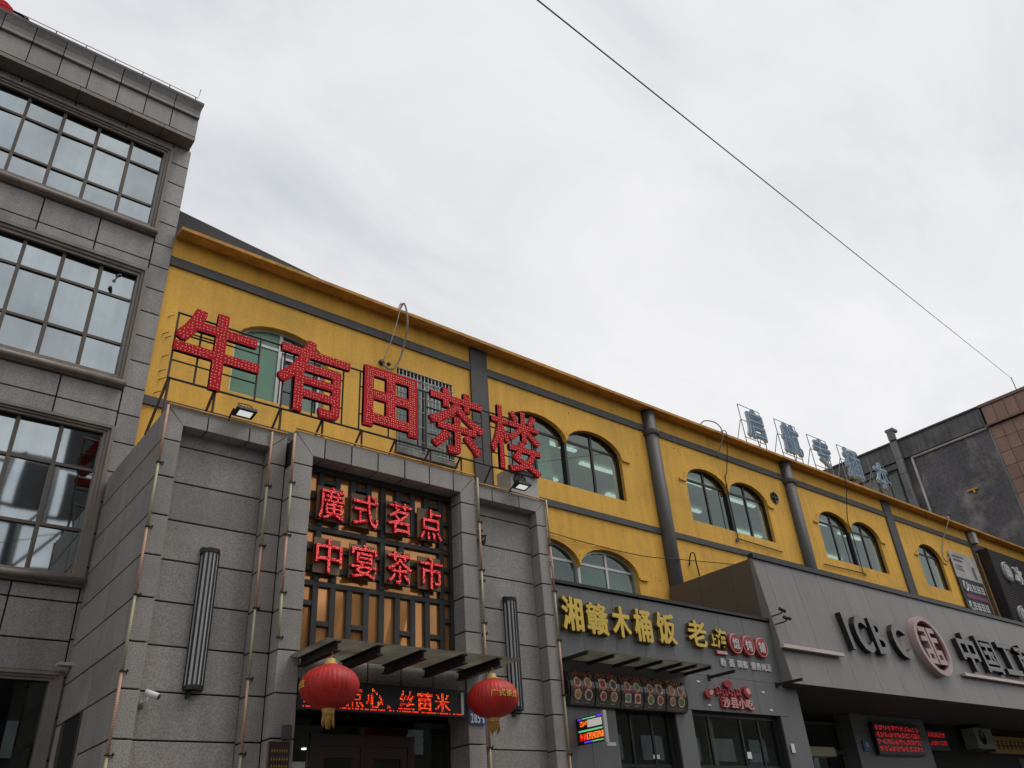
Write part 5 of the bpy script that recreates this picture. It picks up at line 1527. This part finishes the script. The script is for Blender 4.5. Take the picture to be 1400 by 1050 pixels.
cable([(20.0, 10.05, 9.99), (20.0, 9.70, 9.98), (19.95, 9.93, 8.9), (20.02, 9.96, 8.5), (20.02, 9.97, 7.46), (20.0, 9.97, 7.42), (18.2, 9.97, 7.38)], 0.012, 'cable_black', 'black conduit running down and along under the third twin window')
cable([(25.95, 10.05, 9.99), (25.9, 9.70, 9.98), (25.5, 9.9, 9.3), (25.15, 9.95, 8.75), (25.25, 9.95, 8.55), (25.75, 9.96, 8.85)], 0.016, 'cable_grey', 'brown cable loop beside the single arched window')
cable([(7.2, 9.96, 6.62), (9.2, 9.955, 6.56), (10.0, 9.955, 6.52), (11.5, 9.94, 6.50), (12.43, 9.775, 6.52), (14.5, 9.975, 6.8)], 0.009, 'cable_black', 'thin black wire strung across the yellow wall above the lower window')
solo('vent_pipe', MB().box(27.60, 27.85, 9.80, 9.954, 9.50, 9.86), 'pipe_white', 'short white downpipe piece under the eave near the ribbed sign', 'pipe')
wb = MB()
for (x, z) in ((2.36, 8.52), (2.33, 8.22), (2.37, 8.17), (2.38, 7.86), (2.37, 7.62), (2.39, 7.50), (2.36, 7.28)):
    wb.tube([(x, 10.0, z), (x + 0.06, 9.93, z + 0.012)], 0.007, 4)
o = part('wall_pins', wb, 'black_frame', yb_)
solo('wall_hook', MB().tube(smooth_path([(13.0, 9.99, 6.55), (12.98, 9.90, 6.75), (13.08, 9.88, 6.78), (13.12, 9.90, 6.6), (13.22, 9.95, 6.35)]), 0.014, 6), 'cable_black', 'bent black cable end on the yellow wall above the brown bank side', 'cable')

# ------------------------------------------------------------------ overhead wire and its pole
P1 = Vector((34.1, 8.58, 17.17)); P0 = Vector((3.22, 3.0, 8.07))
d = (P0 - P1)
A = P1 + d * 1.17
ow = MB().tube([P1 + (A - P1) * (k / 24) for k in range(25)], 0.0075, 6)
solo('overhead_wire', ow, 'grey_paint', 'single black wire stretched across the sky', 'wire')
solo('wire_post', MB().tube([(34.1, 8.58, 16.4), (34.1, 8.58, 17.22)], 0.016, 8).box(34.02, 34.18, 8.5, 8.66, 16.52, 16.54), 'rust', 'thin post on the brown tiled roof corner holding the overhead wire', 'post')
up_ = MB().tube([(A.x, A.y, 0.0), (A.x, A.y, A.z + 0.6)], [0.17, 0.11], 16).box(A.x - 0.5, A.x + 0.5, A.y - 0.05, A.y + 0.05, A.z - 0.14, A.z - 0.02)
solo('utility_pole', up_, 'concrete', 'concrete utility pole beside the pavement holding the overhead wire', 'pole')

# ------------------------------------------------------------------ far side of the street (seen in the glass only)
ob = thing('opposite_building', (10, -28, 0), 'long brown building on the far side of the street', 'building')
part('wall', MB().box(-30, 150, -34, -26, 0, 11.0), 'opposite_wall', ob)
part('roof_edge', MB().box(-30.2, 150.2, -34.2, -25.7, 11.001, 11.5), 'concrete_dark', ob)
for x0, x1, z in ((-14, -8, 16.5), (3, 9, 14.0), (17, 21, 15.0), (24, 27, 16.5), (33, 40, 14.5)):
    part('stair_tower', MB().box(x0, x1, -33, -27, 11.501, z), 'concrete_dark', ob)
for fl in range(3):
    for k in range(30):
        x = -28 + k * 4.1
        part('window', MB().box(x, x + 2.2, -26.0, -25.93, 1.2 + fl * 3.0, 2.8 + fl * 3.0), 'coated_glass', ob)

bb = thing('unseen_billboard', (4, -10, 0), 'unseen hoarding on a steel mast, added to be mirrored in the office windows', 'unseen_billboard')  # unseen, added so the office windows reflect a dark framework
part('mast', MB().tube([(4, -10, 0), (4, -10, 15.5)], 0.2, 12), 'black_steel', bb)
m = MB()
for z in (11.6, 13.4, 15.2): m.bar((1.2, -10, z), (6.8, -10, z), 0.09)
for x in (1.2, 2.6, 5.4, 6.8): m.bar((x, -10, 11.5), (x, -10, 15.3), 0.09)
for a, b in ((1.2, 4), (4, 6.8)): m.bar((a, -10.1, 11.6), (b, -10.1, 15.2), 0.07)
part('frame', m, 'black_steel', bb)
part('panel', MB().box(1.3, 3.4, -10.2, -10.12, 11.7, 13.3), 'grey_paint', bb)
part('panel', MB().box(4.5, 6.7, -10.2, -10.12, 13.5, 15.1), 'grey_paint', bb)
